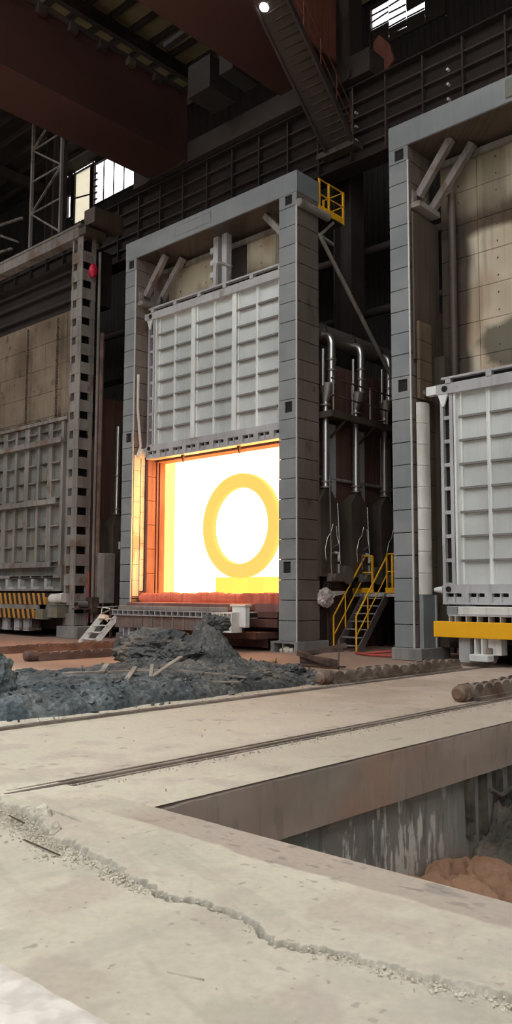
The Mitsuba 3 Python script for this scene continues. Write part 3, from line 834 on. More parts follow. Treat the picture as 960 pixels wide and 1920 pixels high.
part(FC, 'hoist_bearing', cat([tube([[-17.35, YF + 0.8, 12.55], [-17.0, YF + 0.8, 12.55]], 0.14, 12), box(-17.4, -17.0, YF + 0.65, YF + 0.95, 12.4, 12.52)]), 'm_scrap', smooth=40)
# side duct, braces and stack-side casing
part(FC, 'side_duct', tube([[-16.08, YF - 0.0, 14.0], [-16.08, YF + 1.5, 14.0]], 0.13, 14), 'm_oldsteel', smooth=40)
part(FC, 'wind_brace', tube([[-16.0, 20.35, 13.2], [-16.0, 25.2, 8.6]], 0.07, 10), 'm_oldsteel', smooth=40)
part(FC, 'casing', cat([box(-17.0, -16.66, YF + 1.46, 29.5, 7.7, 9.4), box(-16.69, -16.65, YF + 1.46, 29.5, 0.0, 7.7)]), 'm_rustwall', label='rust red side casing')
for i in range(3):
    part(FC, 'casing_stiffener', box(-16.66, -16.5, 21.35 + i * 1.62, 21.8 + i * 1.62, 4.6, 7.3), 'm_silverframe')
part(FC, 'casing_pipe', tube([[-16.55, 20.7, 5.5], [-16.55, 26, 5.5]], 0.06, 8), 'm_oldsteel', smooth=40)
# inner lining
CX0, CX1, CY0, CY1, CZ0, CZ1 = -24.15, -16.7, YF + 1.45, 29.2, 1.3, 7.6
part(FC, 'jamb', box(-24.1, -23.93, YF + 0.62, CY0 - 0.3, 1.5, 6.9), 'm_firebrick', label='red lit brick jamb of the opening')
for i in range(6):
    z = 1.6 + i * 0.9
    part(FC, 'jamb_brick', cbox(-23.95, -23.87, YF + 0.60, YF + 0.98, z, z + 0.885, 0.01), 'm_firebrick')
for i, (a, b) in enumerate(((1.02, 1.10), (1.17, 1.24))):
    part(FC, 'jamb_seal', box(-23.95, -23.85, YF + a, YF + b, 1.6, 6.8), 'm_firebrick')
part(FC, 'jamb', box(-23.95, -23.88, YF + 1.26, CY0, 1.5, 6.9), 'm_firebrick')
part(FC, 'jamb', box(-17.05, -16.85, YF + 0.62, CY0, 1.5, 6.9), 'm_firebrick')
part(FC, 'lintel', box(-24.0, -16.9, YF + 0.95, CY0, 6.66, 7.1), 'm_firebrick', label='glowing lintel under the door')
for x in (-22.2, -19.4):
    part(FC, 'lintel_tab', prism([(x, 6.72), (x + 0.12, 6.72), (x + 0.10, 6.46)], 'y', YF + 0.7, YF + 0.78), 'm_scrap')
ins = lambda v, q: tri(v, q)
part(FC, 'hot_lining', cat([tri([[CX0, CY0 + 0.75, CZ0], [CX0, CY1, CZ0], [CX0, CY1, CZ1], [CX0, CY0 + 0.75, CZ1]], [[0, 1, 2, 3]]),
                            tri([[CX0, CY1, CZ0], [CX1, CY1, CZ0], [CX1, CY1, CZ1], [CX0, CY1, CZ1]], [[0, 1, 2, 3]]),
                            tri([[CX1, CY0, CZ0], [CX1, CY1, CZ0], [CX1, CY1, CZ1], [CX1, CY0, CZ1]], [[0, 3, 2, 1]]),
                            tri([[CX0, CY0, CZ1], [CX1, CY0, CZ1], [CX1, CY1, CZ1], [CX0, CY1, CZ1]], [[0, 3, 2, 1]])]), 'm_hot', label='white-hot chamber lining', emitter=emit(HOT))
part(FC, 'hot_edge', cat([tri([[CX0, CY0, CZ0], [CX0, CY0 + 0.75, CZ0], [CX0, CY0 + 0.75, CZ1], [CX0, CY0, CZ1]], [[0, 1, 2, 3]])]), 'm_hot', label='yellow-hot edge of the lining', emitter=emit((2.6, 1.05, 0.18)))
part(FC, 'outer_shell', cat([box(CX0 - 0.4, CX0 - 0.02, CY0, CY1, 0.6, CZ1 + 0.3), box(CX0 - 0.4, CX1 + 0.05, CY1 + 0.02, CY1 + 0.3, 0.6, CZ1 + 0.3), box(CX0 - 0.4, CX1 + 0.05, CY0, CY1, CZ1 + 0.02, CZ1 + 0.4)]), 'm_rustwall')
# cover of the left column's inner side
for i in range(9):
    z = 1.65 + i * 0.58
    part(FC, 'jamb_cover', cbox(-24.06, -24.03, YF + 0.06, YF + 0.36, z, z + 0.57, 0.005), 'm_insul', label='pale cover plate on the inner side of the column' if i == 0 else None)
    part(FC, 'jamb_cover', cbox(-24.06, -24.0, YF + 0.37, YF + 0.55, z + 0.2, z + 0.77, 0.005), 'm_insul')
part(FC, 'jamb_gasket', tube([[-24.0, YF + 0.15, 9.9], [-24.0, YF + 0.15, 8.6], [-23.98, YF + 0.3, 7.2], [-24.0, YF + 0.2, 6.9]], 0.05, 8), 'm_insul', smooth=40)
for i in range(5):
    part(FC, 'loose_lining', rock([-23.98, YF + 0.25 + 0.05 * i, 6.85 + 0.08 * (i % 3)], 0.11, 50 + i, 2), 'm_insul')

# --- hearth cars
def hearth_car(x0, x1, y0, label, front, xin):
    k = thing('hearth_car', label, 'furnace car')
    zt = 1.45
    if front == 'steel':
        part(k, 'refractory_deck', cbox(x0 + 0.9, x1 - 0.9, y0 + 0.0, 21.5, 1.22, zt, 0.03), 'm_firebrick', label='grey-red refractory deck')
        part(k, 'deck_step', cbox(x0 + 0.6, x1 - 0.95, y0 - 0.12, y0 + 0.0, 1.20, 1.34, 0.02), 'm_oldsteel')
        part(k, 'deck_sill', cat([box(x0 + 0.25, x1 - 0.3, y0 - 0.13, y0 + 0.6, 1.165, 1.20), box(x0 + 0.25, x1 - 0.3, y0 - 0.13, y0 + 0.6, 1.0, 1.035)]), 'm_silverframe')
        part(k, 'sill_back', box(x0 + 0.25, x1 - 0.3, y0 + 0.1, y0 + 0.6, 1.03, 1.17), 'm_dark')
        n = 22
        for i in range(n + 1):
            x = x0 + 0.27 + i * (x1 - x0 - 0.62) / n
            part(k, 'sill_web', box(x, x + 0.035, y0 - 0.12, y0 + 0.12, 1.03, 1.17), 'm_silverframe')
        xs = np.linspace(x0 + 0.3, x1 - 0.35, 13)
        for i in range(12):
            part(k, 'front_plate', cbox(xs[i] + 0.005, xs[i + 1] - 0.005, y0 - 0.04, y0 + 0.05, 0.58, 1.0, 0.008), 'm_carplate')
            if i > 2:
                part(k, 'plate_rib', box(xs[i] - 0.012, xs[i] + 0.012, y0 - 0.08, y0 - 0.03, 0.58, 1.0), 'm_oldsteel')
        # right-hand end: ribbed side and pale end block
        part(k, 'end_block', cbox(x1 - 0.62, x1 - 0.06, y0 - 0.22, y0 + 0.02, 0.74, 1.40, 0.03), 'm_silver', label='pale grey end block')
        part(k, 'end_block_cap', box(x1 - 0.66, x1 - 0.03, y0 - 0.25, y0 + 0.05, 1.38, 1.43), 'm_white')
        part(k, 'end_sill', cat([box(x1 - 0.75, x1 - 0.28, y0 - 0.55, y0 - 0.1, 1.16, 1.20), box(x1 - 0.75, x1 - 0.28, y0 - 0.55, y0 - 0.1, 0.60, 0.64)]), 'm_white')
        for i in range(6):
            x = x1 - 1.15 + i * 0.165
            part(k, 'end_rib', box(x, x + 0.035, y0 - 0.55, y0 - 0.05, 0.60, 1.18), 'm_white', label='white end rib' if i == 0 else None)
        part(k, 'end_back', box(x1 - 1.2, x1 - 0.2, y0 - 0.1, y0 - 0.05, 0.6, 1.18), 'm_dark')
        part(k, 'underframe', cat([box(x0 + 0.4, x1 - 0.1, y0 + 0.3, 21.3, 0.38, 0.58), box(x0 + 0.35, x1 - 0.2, y0 + 0.9, y0 + 1.0, 0.1, 0.5)]), 'm_rustwall')
        for x in (x0 + 0.75, x0 + 1.5, x0 + 2.2):
            part(k, 'underframe_leg', cat([box(x, x + 0.05, y0 + 0.0, y0 + 0.25, 0.22, 0.58), box(x - 0.15, x + 0.25, y0 - 0.02, y0 + 0.25, 0.2, 0.25), box(x + 0.2, x + 0.32, y0 + 0.05, y0 + 0.3, 0.25, 0.58)]), 'm_silverframe')
        part(k, 'seal_trough', cat([box(x0 + 0.3, x1 + 0.15, y0 + 1.0, y0 + 1.25, 0.72, 0.98), box(x0 + 0.3, x1 + 0.15, y0 + 1.0, y0 + 1.7, 1.02, 1.2)]), 'm_rustwall')
    elif front == 'yellow':
        part(k, 'front_beam', cbox(x0, x1, y0 - 0.06, y0 + 0.16, 0.70, 1.09, 0.012), 'm_orange', label='orange-yellow front beam')
        part(k, 'refractory_deck', cbox(x0 + 0.6, x1 - 0.3, y0 + 0.1, 20.9, 1.26, 1.455, 0.02), 'm_insul', label='pale refractory deck')
        part(k, 'deck_end', cbox(x0 + 0.30, x0 + 0.59, y0 + 0.08, 20.6, 1.24, 1.47, 0.02), 'm_panel')
        part(k, 'deck_sill', box(x0 + 0.38, x1 - 0.3, y0 + 0.02, y0 + 0.4, 1.225, 1.26), 'm_silverframe')
        part(k, 'sill_back', box(x0 + 0.38, x1 - 0.3, y0 + 0.3, y0 + 0.4, 1.08, 1.23), 'm_dark')
        for i in range(17):
            x = x0 + 0.40 + i * (0.30 if i > 0 else 0.0) - (0.14 if i > 0 else 0)
            if x < x1 - 0.3:
                part(k, 'sill_web', box(x, x + 0.03, y0 + 0.02, y0 + 0.3, 1.08, 1.23), 'm_silverframe')
        part(k, 'side_block', cat([box(x0 + 0.1, x0 + 0.42, y0 + 0.6, 20.4, 1.15, 1.45), box(x0 + 0.1, x0 + 0.5, y0 + 0.6, 20.4, 1.0, 1.14)]), 'm_concrete_plinth')
        part(k, 'underframe', cat([box(x0 + 0.1, x1 - 0.1, y0 + 0.5, 20.8, 0.55, 0.72), box(x0 + 0.1, x1, y0 + 1.6, y0 + 1.7, 0.0, 0.7)]), 'm_darksteel')
        for x, w in ((x0 + 0.62, 0.30), (x0 + 2.05, 0.9)):
            part(k, 'underframe_leg', box(x, x + w, y0 + 0.1, y0 + 0.5, 0.1, 0.72), 'm_silverframe')
        part(k, 'drive_box', cat([box(x0 + 1.1, x0 + 1.14, y0 - 0.02, y0 + 0.3, 0.3, 0.72), box(x0 + 1.28, x0 + 1.32, y0 - 0.02, y0 + 0.3, 0.3, 0.72), box(x0 + 1.35, x0 + 1.7, y0 + 0.2, y0 + 0.5, 0.3, 0.72), cbox(x0 + 1.0, x0 + 1.5, y0 - 0.12, y0 + 0.2, 0.15, 0.32, 0.02)]), 'm_silver', label='silver drive housing under the beam')
        part(k, 'wheel', tube([[x0 + 1.35, y0 + 0.3, 0.3], [x0 + 1.47, y0 + 0.3, 0.3]], 0.2, 16), 'm_rack', smooth=40)
    else:
        part(k, 'front_beam', box(x0, x1, y0, y0 + 0.2, 1.30, 1.76), 'm_hazard', label='black and orange striped upper beam')
        part(k, 'front_beam', box(x0, x1 - 0.55, y0 - 0.15, y0 + 0.1, 0.74, 1.12), 'm_hazard', label='black and orange striped lower beam')
        part(k, 'beam_web', box(x0, x1 - 0.5, y0 + 0.02, y0 + 0.1, 1.10, 1.32), 'm_oldsteel')
        for i in range(18):
            x = x0 + 0.1 + i * 0.28
            if x < x1 - 0.6:
                part(k, 'web_post', box(x, x + 0.1, y0 - 0.04, y0 + 0.03, 1.12, 1.30), 'm_silverframe')
        part(k, 'end_block', cat([box(x1 - 0.5, x1 + 0.02, y0 - 0.1, y0 + 0.3, 0.72, 1.12), box(x1 - 0.1, x1 + 0.7, y0 + 0.1, y0 + 0.9, 0.8, 1.35), box(x1 + 0.2, x1 + 0.75, y0 + 0.05, y0 + 0.9, 0.80, 0.84), box(x1 + 0.2, x1 + 0.75, y0 + 0.05, y0 + 0.9, 1.28, 1.33)]), 'm_oldgreen')
        part(k, 'seal_roll', tube([[x1 + 0.02, y0 + 0.3, 1.52], [x1 + 0.75, y0 + 0.4, 1.58]], 0.2, 12), 'm_insul', smooth=40)
        part(k, 'underframe', cat([box(x0, x1 + 0.5, y0 + 0.8, 21, 0.3, 0.75), box(x0, x1 - 0.7, y0 + 0.2, y0 + 0.3, 0.3, 0.75)]), 'm_darksteel')
        for x in (x1 - 3.2, x1 - 2.3, x1 - 1.6):
            part(k, 'underframe_leg', box(x, x + 0.4, y0 + 0.05, y0 + 0.3, 0.22, 0.72), 'm_silverframe')
        part(k, 'wheel_bar', bar([x1 - 2.2, y0 + 0.1, 0.3], [x1 - 0.4, y0 + 0.1, 0.32], 0.1, 0.1), 'm_scrap')
        part(k, 'refractory_deck', box(x0, x1 + 0.3, y0 + 0.4, 21, 1.4, 1.75), 'm_firebrick')
    return k


CC = hearth_car(-24.05, -17.2, 18.5, 'grey-brown hearth car carrying the glowing ring out of the open furnace', 'steel', 0)
# sand-seal roll along the sill, glowing
nseg = 40
xs = np.linspace(-24.0, -18.9, nseg)
roll_pts = [[x, 19.95, 1.60 + 0.02 * math.sin(3 * x)] for x in xs]
rv, rf = tube(roll_pts, [0.19 + 0.012 * math.sin(17 * x) for x in xs], 14)
rv = rv + (meshkit.fbm(rv * 5, 3, 3)[:, None] - 0.5) * 0.06
pr('m_glow', mottled((0.22, 0.085, 0.06), (0.34, 0.14, 0.10), (2, 2, 4), 0.4), 0.85)
part(CC, 'seal_roll', (rv, rf), 'm_glow', smooth=60, label='red-hot rolled seal along the sill', emitter=emit((0.34, 0.050, 0.022)))
nb = 8
for i in range(nb):
    a = -18.9 + i * 0.23
    part(CC, 'seal_block', cbox(a, a + 0.225, 19.85 + rng.uniform(-0.02, 0.02), 20.3, 1.22, 1.78 + rng.uniform(-0.02, 0.02), 0.03), 'm_glow', label='dull red seal block' if i == 0 else None, emitter=emit((0.20, 0.030, 0.016)))
part(CC, 'seal_channel', cat([box(-24.0, -17.05, 19.62, 19.72, 1.2, 1.45)]), 'm_firebrick')
part(CC, 'hot_deck', plane(CX0 + 0.02, CX1 - 0.02, 20.3, CY1, 1.78), 'm_hot', label='yellow-hot hearth deck', emitter=emit((2.2, 1.15, 0.22)))
part(CC, 'deck_base', box(CX0 + 0.02, CX1 - 0.02, 20.31, CY1, 0.6, 1.77), 'm_firebrick')
part(FC, 'side_wall', box(CX1 + 0.002, CX1 + 0.01, CY0 - 0.3, CY1, 0.0, CZ1 + 0.3), 'm_rustwall')
CR = hearth_car(-11.08, -4.9, 18.7, 'hearth car with the plain orange-yellow front beam under the closed silver door', 'yellow', 0)
CL = hearth_car(-37.0, -28.75, 18.9, 'hearth car with black and orange hazard stripes under the old furnace door', 'striped', 0)

# forged ring and its supports
RC, RY, RO, RI, RT = (-21.30, 4.27), 22.2, 1.94, 1.42, 0.26
prof = [(RI + 0.03, 0), (RO - 0.04, 0), (RO, 0.04), (RO, RT - 0.04), (RO - 0.04, RT), (RI + 0.03, RT), (RI, RT - 0.03), (RI, 0.03)]
n = 96
th = np.arange(n) / n * 2 * math.pi
v = np.array([[RC[0] + r * math.cos(t), RY + y, RC[1] + r * math.sin(t)] for t in th for (r, y) in prof])
m8 = len(prof)
q = [[i * m8 + j, i * m8 + (j + 1) % m8, ((i + 1) % n) * m8 + (j + 1) % m8, ((i + 1) % n) * m8 + j] for i in range(n) for j in range(m8)]
mr = trimesh.Trimesh(*tri(v, q), process=False)
if mr.volume < 0:
    mr.invert()
solid('forged_ring', mr, 'm_ringmat', 'large upright glowing orange forged ring inside the open furnace', 'ring', smooth=40, emitter=emit((0.95, 0.64, 0.13)))
for i, (x, lab) in enumerate(((-22.2, 'yellow-hot support block under the left of the forged ring'), (-20.6, 'yellow-hot support block under the right of the forged ring'))):
    solid('support_block', cbox(x, x + 0.85, 21.9, 22.9, 1.78, 2.36 + 0.1 * 0, 0.03), 'm_ringmat', lab, 'block', emitter=emit((1.6, 0.85, 0.12)))

# --- the closed furnace at the right
FR, ja2, jb2 = new_furnace('grey furnace at the right with its silver door closed', -12.73, -4.2, [(-12.54, 14.02), (-12.52, 7.33)], [], None)
furnace_door(FR, -11.42, -4.9, 1.5, 7.55, YF + 0.35)
fibre_wall(FR, -11.95, -4.95, 7.4, 14.25, YF + 1.5, 6, 7)
jamb_cover(FR, -12.0, 1.75, 7.0)
part(FR, 'jamb_post', cat([box(-12.0, -11.88, YF + 0.1, YF + 0.75, 0.33, 1.75)]), 'm_panel')
part(FR, 'jamb_trim', box(-11.9, -11.84, YF + 0.7, YF + 0.76, 0.33, 1.75), 'm_trim')
part(FR, 'inner_jamb', box(-12.0, -11.6, YF + 0.95, YF + 1.5, 0.33, 8.4), 'm_hood')
for i in range(9):
    part(FR, 'jamb_brick', cbox(-12.01, -11.93, YF + 0.7, YF + 1.0, 1.0 + i * 0.75, 1.74 + i * 0.75, 0.006), 'm_hood')
part(FR, 'upper_jamb', cat([box(-12.03, -11.98, YF + 0.04, YF + 1.4, 8.2, 12.4)]), 'm_hood')
for i in range(4):
    part(FR, 'upper_jamb_cover', cbox(-12.0, -11.9, YF + 0.14, YF + 0.8, 7.1 + i * 0.55, 7.64 + i * 0.55, 0.01), 'm_beigeold')
part(FR, 'lining_pipe', tube([[-11.5, YF + 1.35, 7.6], [-11.5, YF + 1.35, 13.2]], 0.11, 10), 'm_hood', smooth=40)
part(FR, 'casing', box(-12.6, -4.4, YF + 1.9, 29.5, 0.3, 10.0), 'm_rustwall')
bp = part(FR, 'number_plate', cbox(-9.12, -8.3, YF - 0.06, YF - 0.02, 14.5, 15.0, 0.006), 'm_oldgreen', label='greenish number plate on the top beam')
tm = meshkit.text_mesh('2', 0.30, 0.01, bold=True)
tv = np.array(tm.vertices)
part(bp, 'numeral', (np.stack([-8.83 + tv[:, 0], YF - 0.062 - tv[:, 2], 14.6 + tv[:, 1]], 1), np.array(tm.faces)[:, ::-1]), 'm_darksteel')
part(FC, 'number_plate', cat([box(-21.9, -20.0, YF - 0.03, YF - 0.015, 14.55, 14.58), box(-21.9, -20.0, YF - 0.03, YF - 0.015, 14.92, 14.95), box(-21.9, -21.86, YF - 0.03, YF - 0.015, 14.55, 14.95), box(-20.04, -20.0, YF - 0.03, YF - 0.015, 14.55, 14.95)]), 'm_concrete_plinth', label='faint empty plate frame')

# --- the old furnace at the left
FL = thing('industrial_furnace', 'old weathered furnace at the left with a laced column and dull green-grey door', 'furnace')
cx0, cx1, cy0, cy1 = -28.22, -27.5, YF, YF + 0.66
for (a, b, c, d) in ((cx0, cx0 + 0.11, cy0, cy0 + 0.2), (cx1 - 0.36, cx1 + 0.004, cy0, cy0 + 0.04), (cx1 - 0.05, cx1, cy1 - 0.17, cy1), (cx0, cx0 + 0.1, cy1 - 0.2, cy1)):
    part(FL, 'corner_post', box(a, b, c, d, 0.45, 16.3), 'm_oldsteel')
part(FL, 'column_core', box(cx0 + 0.12, cx1 - 0.30, cy0 + 0.25, cy1 - 0.05, 0.45, 16.2), 'm_dark')
zc = 0.55
i = 0
while zc < 16.0:
    h = 0.42
    part(FL, 'batten_plate', cbox(cx0 + rng.uniform(-0.015, 0.01), cx1 + 0.012, cy0 - 0.018, cy0 + 0.01, zc - 0.05, zc + h, 0.006), 'm_oldsteel')
    part(FL, 'batten_plate', cbox(cx1 - 0.01, cx1 + 0.02, cy0 + rng.uniform(-0.015, 0.01), cy1, zc - 0.05, zc + h, 0.006), 'm_oldsteel')
    zc += 0.775
part(FL, 'plinth', cbox(-28.45, -27.05, YF - 0.15, YF + 1.0, 0, 0.47, 0.02), 'm_concrete_plinth', label='worn concrete plinth')
part(FL, 'conduit', tube([[-27.42, YF + 0.80, 0.6], [-27.42, YF + 0.80, 15.8]], 0.06, 8), 'm_oldsteel', smooth=40)
part(FL, 'conduit', tube([[-27.40, YF + 0.98, 0.6], [-27.40, YF + 0.98, 12.4]], 0.10, 8), 'm_rackred', smooth=40)
part(FL, 'conduit', tube([[-27.42, YF + 0.6, 0.6], [-27.42, YF + 0.6, 2.6]], 0.03, 8), 'm_hose', smooth=40)
part(FL, 'top_beam', cat([box(-38, -27.7, YF - 0.1, YF + 0.35, 16.28, 16.72), box(-38, -27.5, YF - 0.15, YF + 0.4, 16.72, 16.8)]), 'm_oldsteel', label='grey box beam across the top')
part(FL, 'top_bracket', cat([box(-28.1, -27.2, YF - 0.1, YF + 0.9, 16.3, 16.6), box(-27.6, -26.9, YF + 0.1, YF + 1.6, 16.75, 17.4)]), 'm_hood')
part(FL, 'far_post', box(-37.2, -36.5, YF, YF + 0.7, 0, 16.3), 'm_oldsteel')
wl = fibre_wall(FL, -36.4, -28.2, 8.3, 13.9, YF + 0.95, 5, 5, m='m_beigeold')
part(FL, 'upper_casing', box(-36.4, -28.2, YF + 1.2, YF + 2.0, 13.9, 16.3), 'm_hall')
for z in (14.4, 15.1, 15.7):
    part(FL, 'upper_pipe', tube([[-36.4, YF + 1.05, z], [-28.2, YF + 1.05, z]], 0.08, 8), 'm_sheet', smooth=40)
part(FL, 'casing', box(-36.5, -28.3, YF + 1.35, 29.5, 0.3, 10.0), 'm_rustwall', label='rust red side casing')
# its door
dl = part(FL, 'door', box(-36.4, -28.55, YF + 0.42, YF + 0.7, 1.85, 9.0), 'm_oldgreen', label='dull green-grey door with broken ledges')
part(dl, 'door_ledge', box(-36.4, -28.6, YF + 0.2, YF + 0.45, 8.88, 9.02), 'm_oldsteel')
for z, xe in ((7.95, -28.85), (5.42, -29.15), (2.82, -29.4)):
    part(dl, 'door_ledge', cat([box(-36.4, xe, YF + 0.1, YF + 0.45, z, z + 0.05), box(-36.4, xe, YF + 0.1, YF + 0.16, z, z + 0.22)]), 'm_oldsteel')
for i in range(9):
    x = -29.0 - i * 0.88
    w = 0.17 if i % 2 else 0.09
    part(dl, 'stile', box(x - w, x + w, YF + 0.28, YF + 0.45, 2.9, 8.85), 'm_oldsteel')
    for z in (8.55, 7.2, 6.45, 5.72, 4.55, 3.75, 3.08):
        part(dl, 'shelf_plate', box(x - 0.86 + w, x - w - 0.03, YF + 0.25, YF + 0.45, z - 0.05, z + 0.0), 'm_darksteel' if i % 2 else 'm_oldsteel')
for i in range(6):
    x = -29.6 - i * 1.0
    part(dl, 'foot_block', cat([box(x - 0.35, x + 0.3, YF + 0.22, YF + 0.45, 1.9, 2.02), box(x - 0.35, x - 0.15, YF + 0.22, YF + 0.45, 1.9, 2.35)]), 'm_silverframe')
part(dl, 'foot_ledge', cat([box(-36.4, -28.7, YF + 0.2, YF + 0.45, 2.38, 2.5), box(-36.4, -28.7, YF + 0.2, YF + 0.45, 1.84, 1.92), box(-28.78, -28.7, YF + 0.2, YF + 0.45, 1.84, 2.9)]), 'm_oldsteel')
for i in range(4):
    part(dl, 'foot_slot', box(-30.0 - i * 0.85, -29.3 - i * 0.85, YF + 0.18, YF + 0.22, 2.40, 2.47), 'm_dark')


def chain(x, y, z0, z1):
    ms = []
    nl = int((z1 - z0) / 0.13)
    for i in range(nl):
        z = z0 + i * 0.13
        t = np.linspace(0, 2 * math.pi, 9)[:-1]
        a, b = (1, 0) if i % 2 else (0, 1)
        pts = [[x + a * 0.05 * math.cos(s), y + b * 0.05 * math.cos(s), z + 0.085 * math.sin(s)] for s in t]
        ms.append(tube(pts + [pts[0]], 0.02, 5, caps=False))
    return cat(ms)


part(dl, 'hoist_chain', chain(-32.6, YF + 0.75, 9.0, 13.8), 'm_scrap', label='hanging hoist chain')
part(dl, 'hoist_chain', chain(-30.25, YF + 0.75, 9.0, 13.8), 'm_scrap', label='hanging hoist chain')
for i in range(14):
    part(dl, 'seal_lump', rock([-28.7 - i * 0.5, YF + 0.55, 9.08], 0.09 + 0.03 * (i % 3), 80 + i, 1), 'm_scrap')
flush_studs()

# things on and beside the old furnace's column
k = thing('red_lantern', 'red lantern hanging on the old laced column', 'lantern')
part(k, 'shade', tube([[-27.25, YF + 0.35, 15.15], [-27.25, YF + 0.35, 15.0], [-27.25, YF + 0.35, 14.75], [-27.25, YF + 0.35, 14.58]], [0.05, 0.16, 0.20, 0.08], 12), 'm_redplastic', smooth=50)
part(k, 'hook', tube([[-27.25, YF + 0.35, 15.15], [-27.35, YF + 0.35, 15.45], [-27.5, YF + 0.35, 15.5]], 0.02, 6), 'm_scrap')
k = thing('electrical_cabinet', 'plain grey upright cabinet beside the old laced column', 'cabinet')
part(k, 'body', cbox(-27.3, -26.9, YF + 0.9, YF + 1.5, 1.35, 3.35, 0.02), 'm_oldsteel')
part(k, 'door', cbox(-26.91, -26.88, YF + 0.93, YF + 1.47, 1.38, 3.3, 0.006), 'm_concrete_plinth')
part(k, 'stand', cat([box(-27.25, -27.2, YF + 0.95, YF + 1.0, 0, 1.36), box(-26.98, -26.93, YF + 1.4, YF + 1.45, 0, 1.36), box(-26.98, -26.93, YF + 0.95, YF + 1.0, 0, 1.36)]), 'm_scrap')
k = thing('drive_motor', 'small dirty motor on a bracket at the foot of the laced column', 'motor')
part(k, 'housing', tube([[-27.38, YF + 0.05, 1.32], [-27.38, YF + 0.5, 1.32]], 0.13, 14), 'm_oldgreen', smooth=40)
part(k, 'cap', tube([[-27.38, YF - 0.02, 1.32], [-27.38, YF + 0.05, 1.32]], 0.08, 12), 'm_dark', smooth=40)
part(k, 'bracket', cat([box(-27.5, -27.15, YF - 0.1, YF + 0.6, 1.12, 1.18), box(-27.48, -27.2, YF + 0.0, YF + 0.06, 1.18, 1.3), box(-27.5, -27.1, YF + 0.55, YF + 0.9, 1.0, 1.6)]), 'm_scrap')
k = thing('side_bracket', 'folded grey steel bracket sticking out behind the laced column', 'bracket')
part(k, 'arm', cat([bar([-27.3, YF + 0.9, 1.2], [-26.2, YF + 1.2, 1.25], 0.3, 0.05), bar([-27.2, YF + 0.9, 0.75], [-26.1, YF + 1.2, 0.78], 0.3, 0.06)]), 'm_oldsteel')
part(k, 'stay', bar([-27.2, YF + 0.9, 0.85], [-26.4, YF + 1.1, 1.2], 0.06, 0.06), 'm_oldsteel')
part(k, 'leg', bar([-26.6, YF + 1.1, 0.0], [-26.6, YF + 1.1, 1.2], 0.08, 0.08), 'm_scrap')

# ------------------------------------------------------------------ step ladder
k = thing('step_ladder', 'short white steel step ladder leaning on the car of the open furnace', 'ladder')
A0, A1 = np.array([-24.75, 17.75, 0.0]), np.array([-24.35, 18.42, 0.98])
dx = np.array([0.72, 0.10, 0])
for o in (np.zeros(3), dx):
    part(k, 'stringer', bar(A0 + o, A1 + o, 0.05, 0.2), 'm_white')
for i in range(4):
    p = A0 + (A1 - A0) * (0.16 + 0.24 * i)
    v, f = box(p[0], p[0] + 0.72, p[1] - 0.09, p[1] + 0.12, p[2] - 0.015, p[2] + 0.02)
    part(k, 'tread', (v, f), 'm_white')
part(k, 'hook', cat([prism([(A1[1], A1[2] + 0.04), (A1[1] + 0.25, A1[2] - 0.02), (A1[1] + 0.2, A1[2] - 0.25), (A1[1], A1[2] - 0.1)], 'x', A1[0] + o, A1[0] + o + 0.03) for o in (0.0, 0.72)]), 'm_white')
k = thing('hand_loop', 'thin white bent tube loop standing beside the step ladder', 'rail loop')
part(k, 'loop', tube(bend([-24.7, 18.6, 0.95], [-24.65, 18.6, 1.25], [-24.2, 18.6, 1.22], 0.1), 0.02, 8), 'm_white', smooth=40)
part(k, 'foot', box(-24.74, -24.66, 18.55, 18.65, 0.9, 0.96), 'm_white')

# ------------------------------------------------------------------ staircase, landing
k = thing('steel_staircase', 'steep steel staircase with yellow handrails between the two grey furnaces', 'staircase')
SX0, SX1, SYB, SYT, SZ = -15.98, -15.12, 20.95, 22.62, 1.80
for x in (SX0, SX1):
    part(k, 'stringer', bar([x, SYB + 0.12, 0.0], [x, SYT + 0.1, SZ], 0.05, 0.24), 'm_pipedull')
for i in range(7):
    t = (i + 0.7) / 7.4
    y = SYB + 0.12 + t * (SYT - SYB)
    part(k, 'tread', cbox(SX0, SX1, y - 0.1, y + 0.12, t * SZ - 0.02, t * SZ + 0.02, 0.005), 'm_oldsteel')
for x in (SX0, SX1):
    h = 1.08
    pa, pb = np.array([x, SYB, h]), np.array([x, SYT + 0.05, SZ + 1.2])
    ra, rb = np.array([x, SYB, 0.48]), np.array([x, SYT + 0.05, SZ + 0.62])
    rl = part(k, 'handrail', tube([pa, pb], 0.028, 8), 'm_yellow', smooth=40, label='yellow handrail')
    part(rl, 'mid_rail', tube([ra, rb], 0.022, 8), 'm_yellow', smooth=40)
    part(rl, 'post', tube([[x, SYB, 0.0], [x, SYB, h]], 0.028, 8), 'm_yellow', smooth=40)
    ym = SYB + 0.62
    part(rl, 'post', tube([[x, ym, 0.55], [x, ym, h + (ym - SYB) * (SZ + 0.12) / (SYT + 0.05 - SYB)]], 0.025, 8), 'm_yellow', smooth=40)
k = thing('service_landing', 'grey landing with yellow toe boards at the top of the staircase', 'platform')
part(k, 'deck', cbox(-16.55, -12.8, SYT, SYT + 2.6, SZ - 0.06, SZ, 0.01), 'm_silverframe')
part(k, 'edge_channel', box(-17.6, -12.8, SYT - 0.06, SYT, SZ - 0.12, SZ + 0.02), 'm_silverframe')
part(k, 'bracket', prism([(20.56, SZ + 0.06), (21.75, SZ + 0.06), (21.75, SZ - 0.02), (21.2, SZ - 0.10), (20.8, SZ - 0.30), (20.56, SZ - 0.30)], 'x', -16.12, -16.08), 'm_white', label='white bracket behind the column')
for (a, b) in ((-16.85, -15.62), (-15.12, -12.85)):
    part(k, 'toe_board', box(a, b, SYT - 0.09, SYT - 0.06, SZ, SZ + 0.17), 'm_yellow', label='yellow toe board')
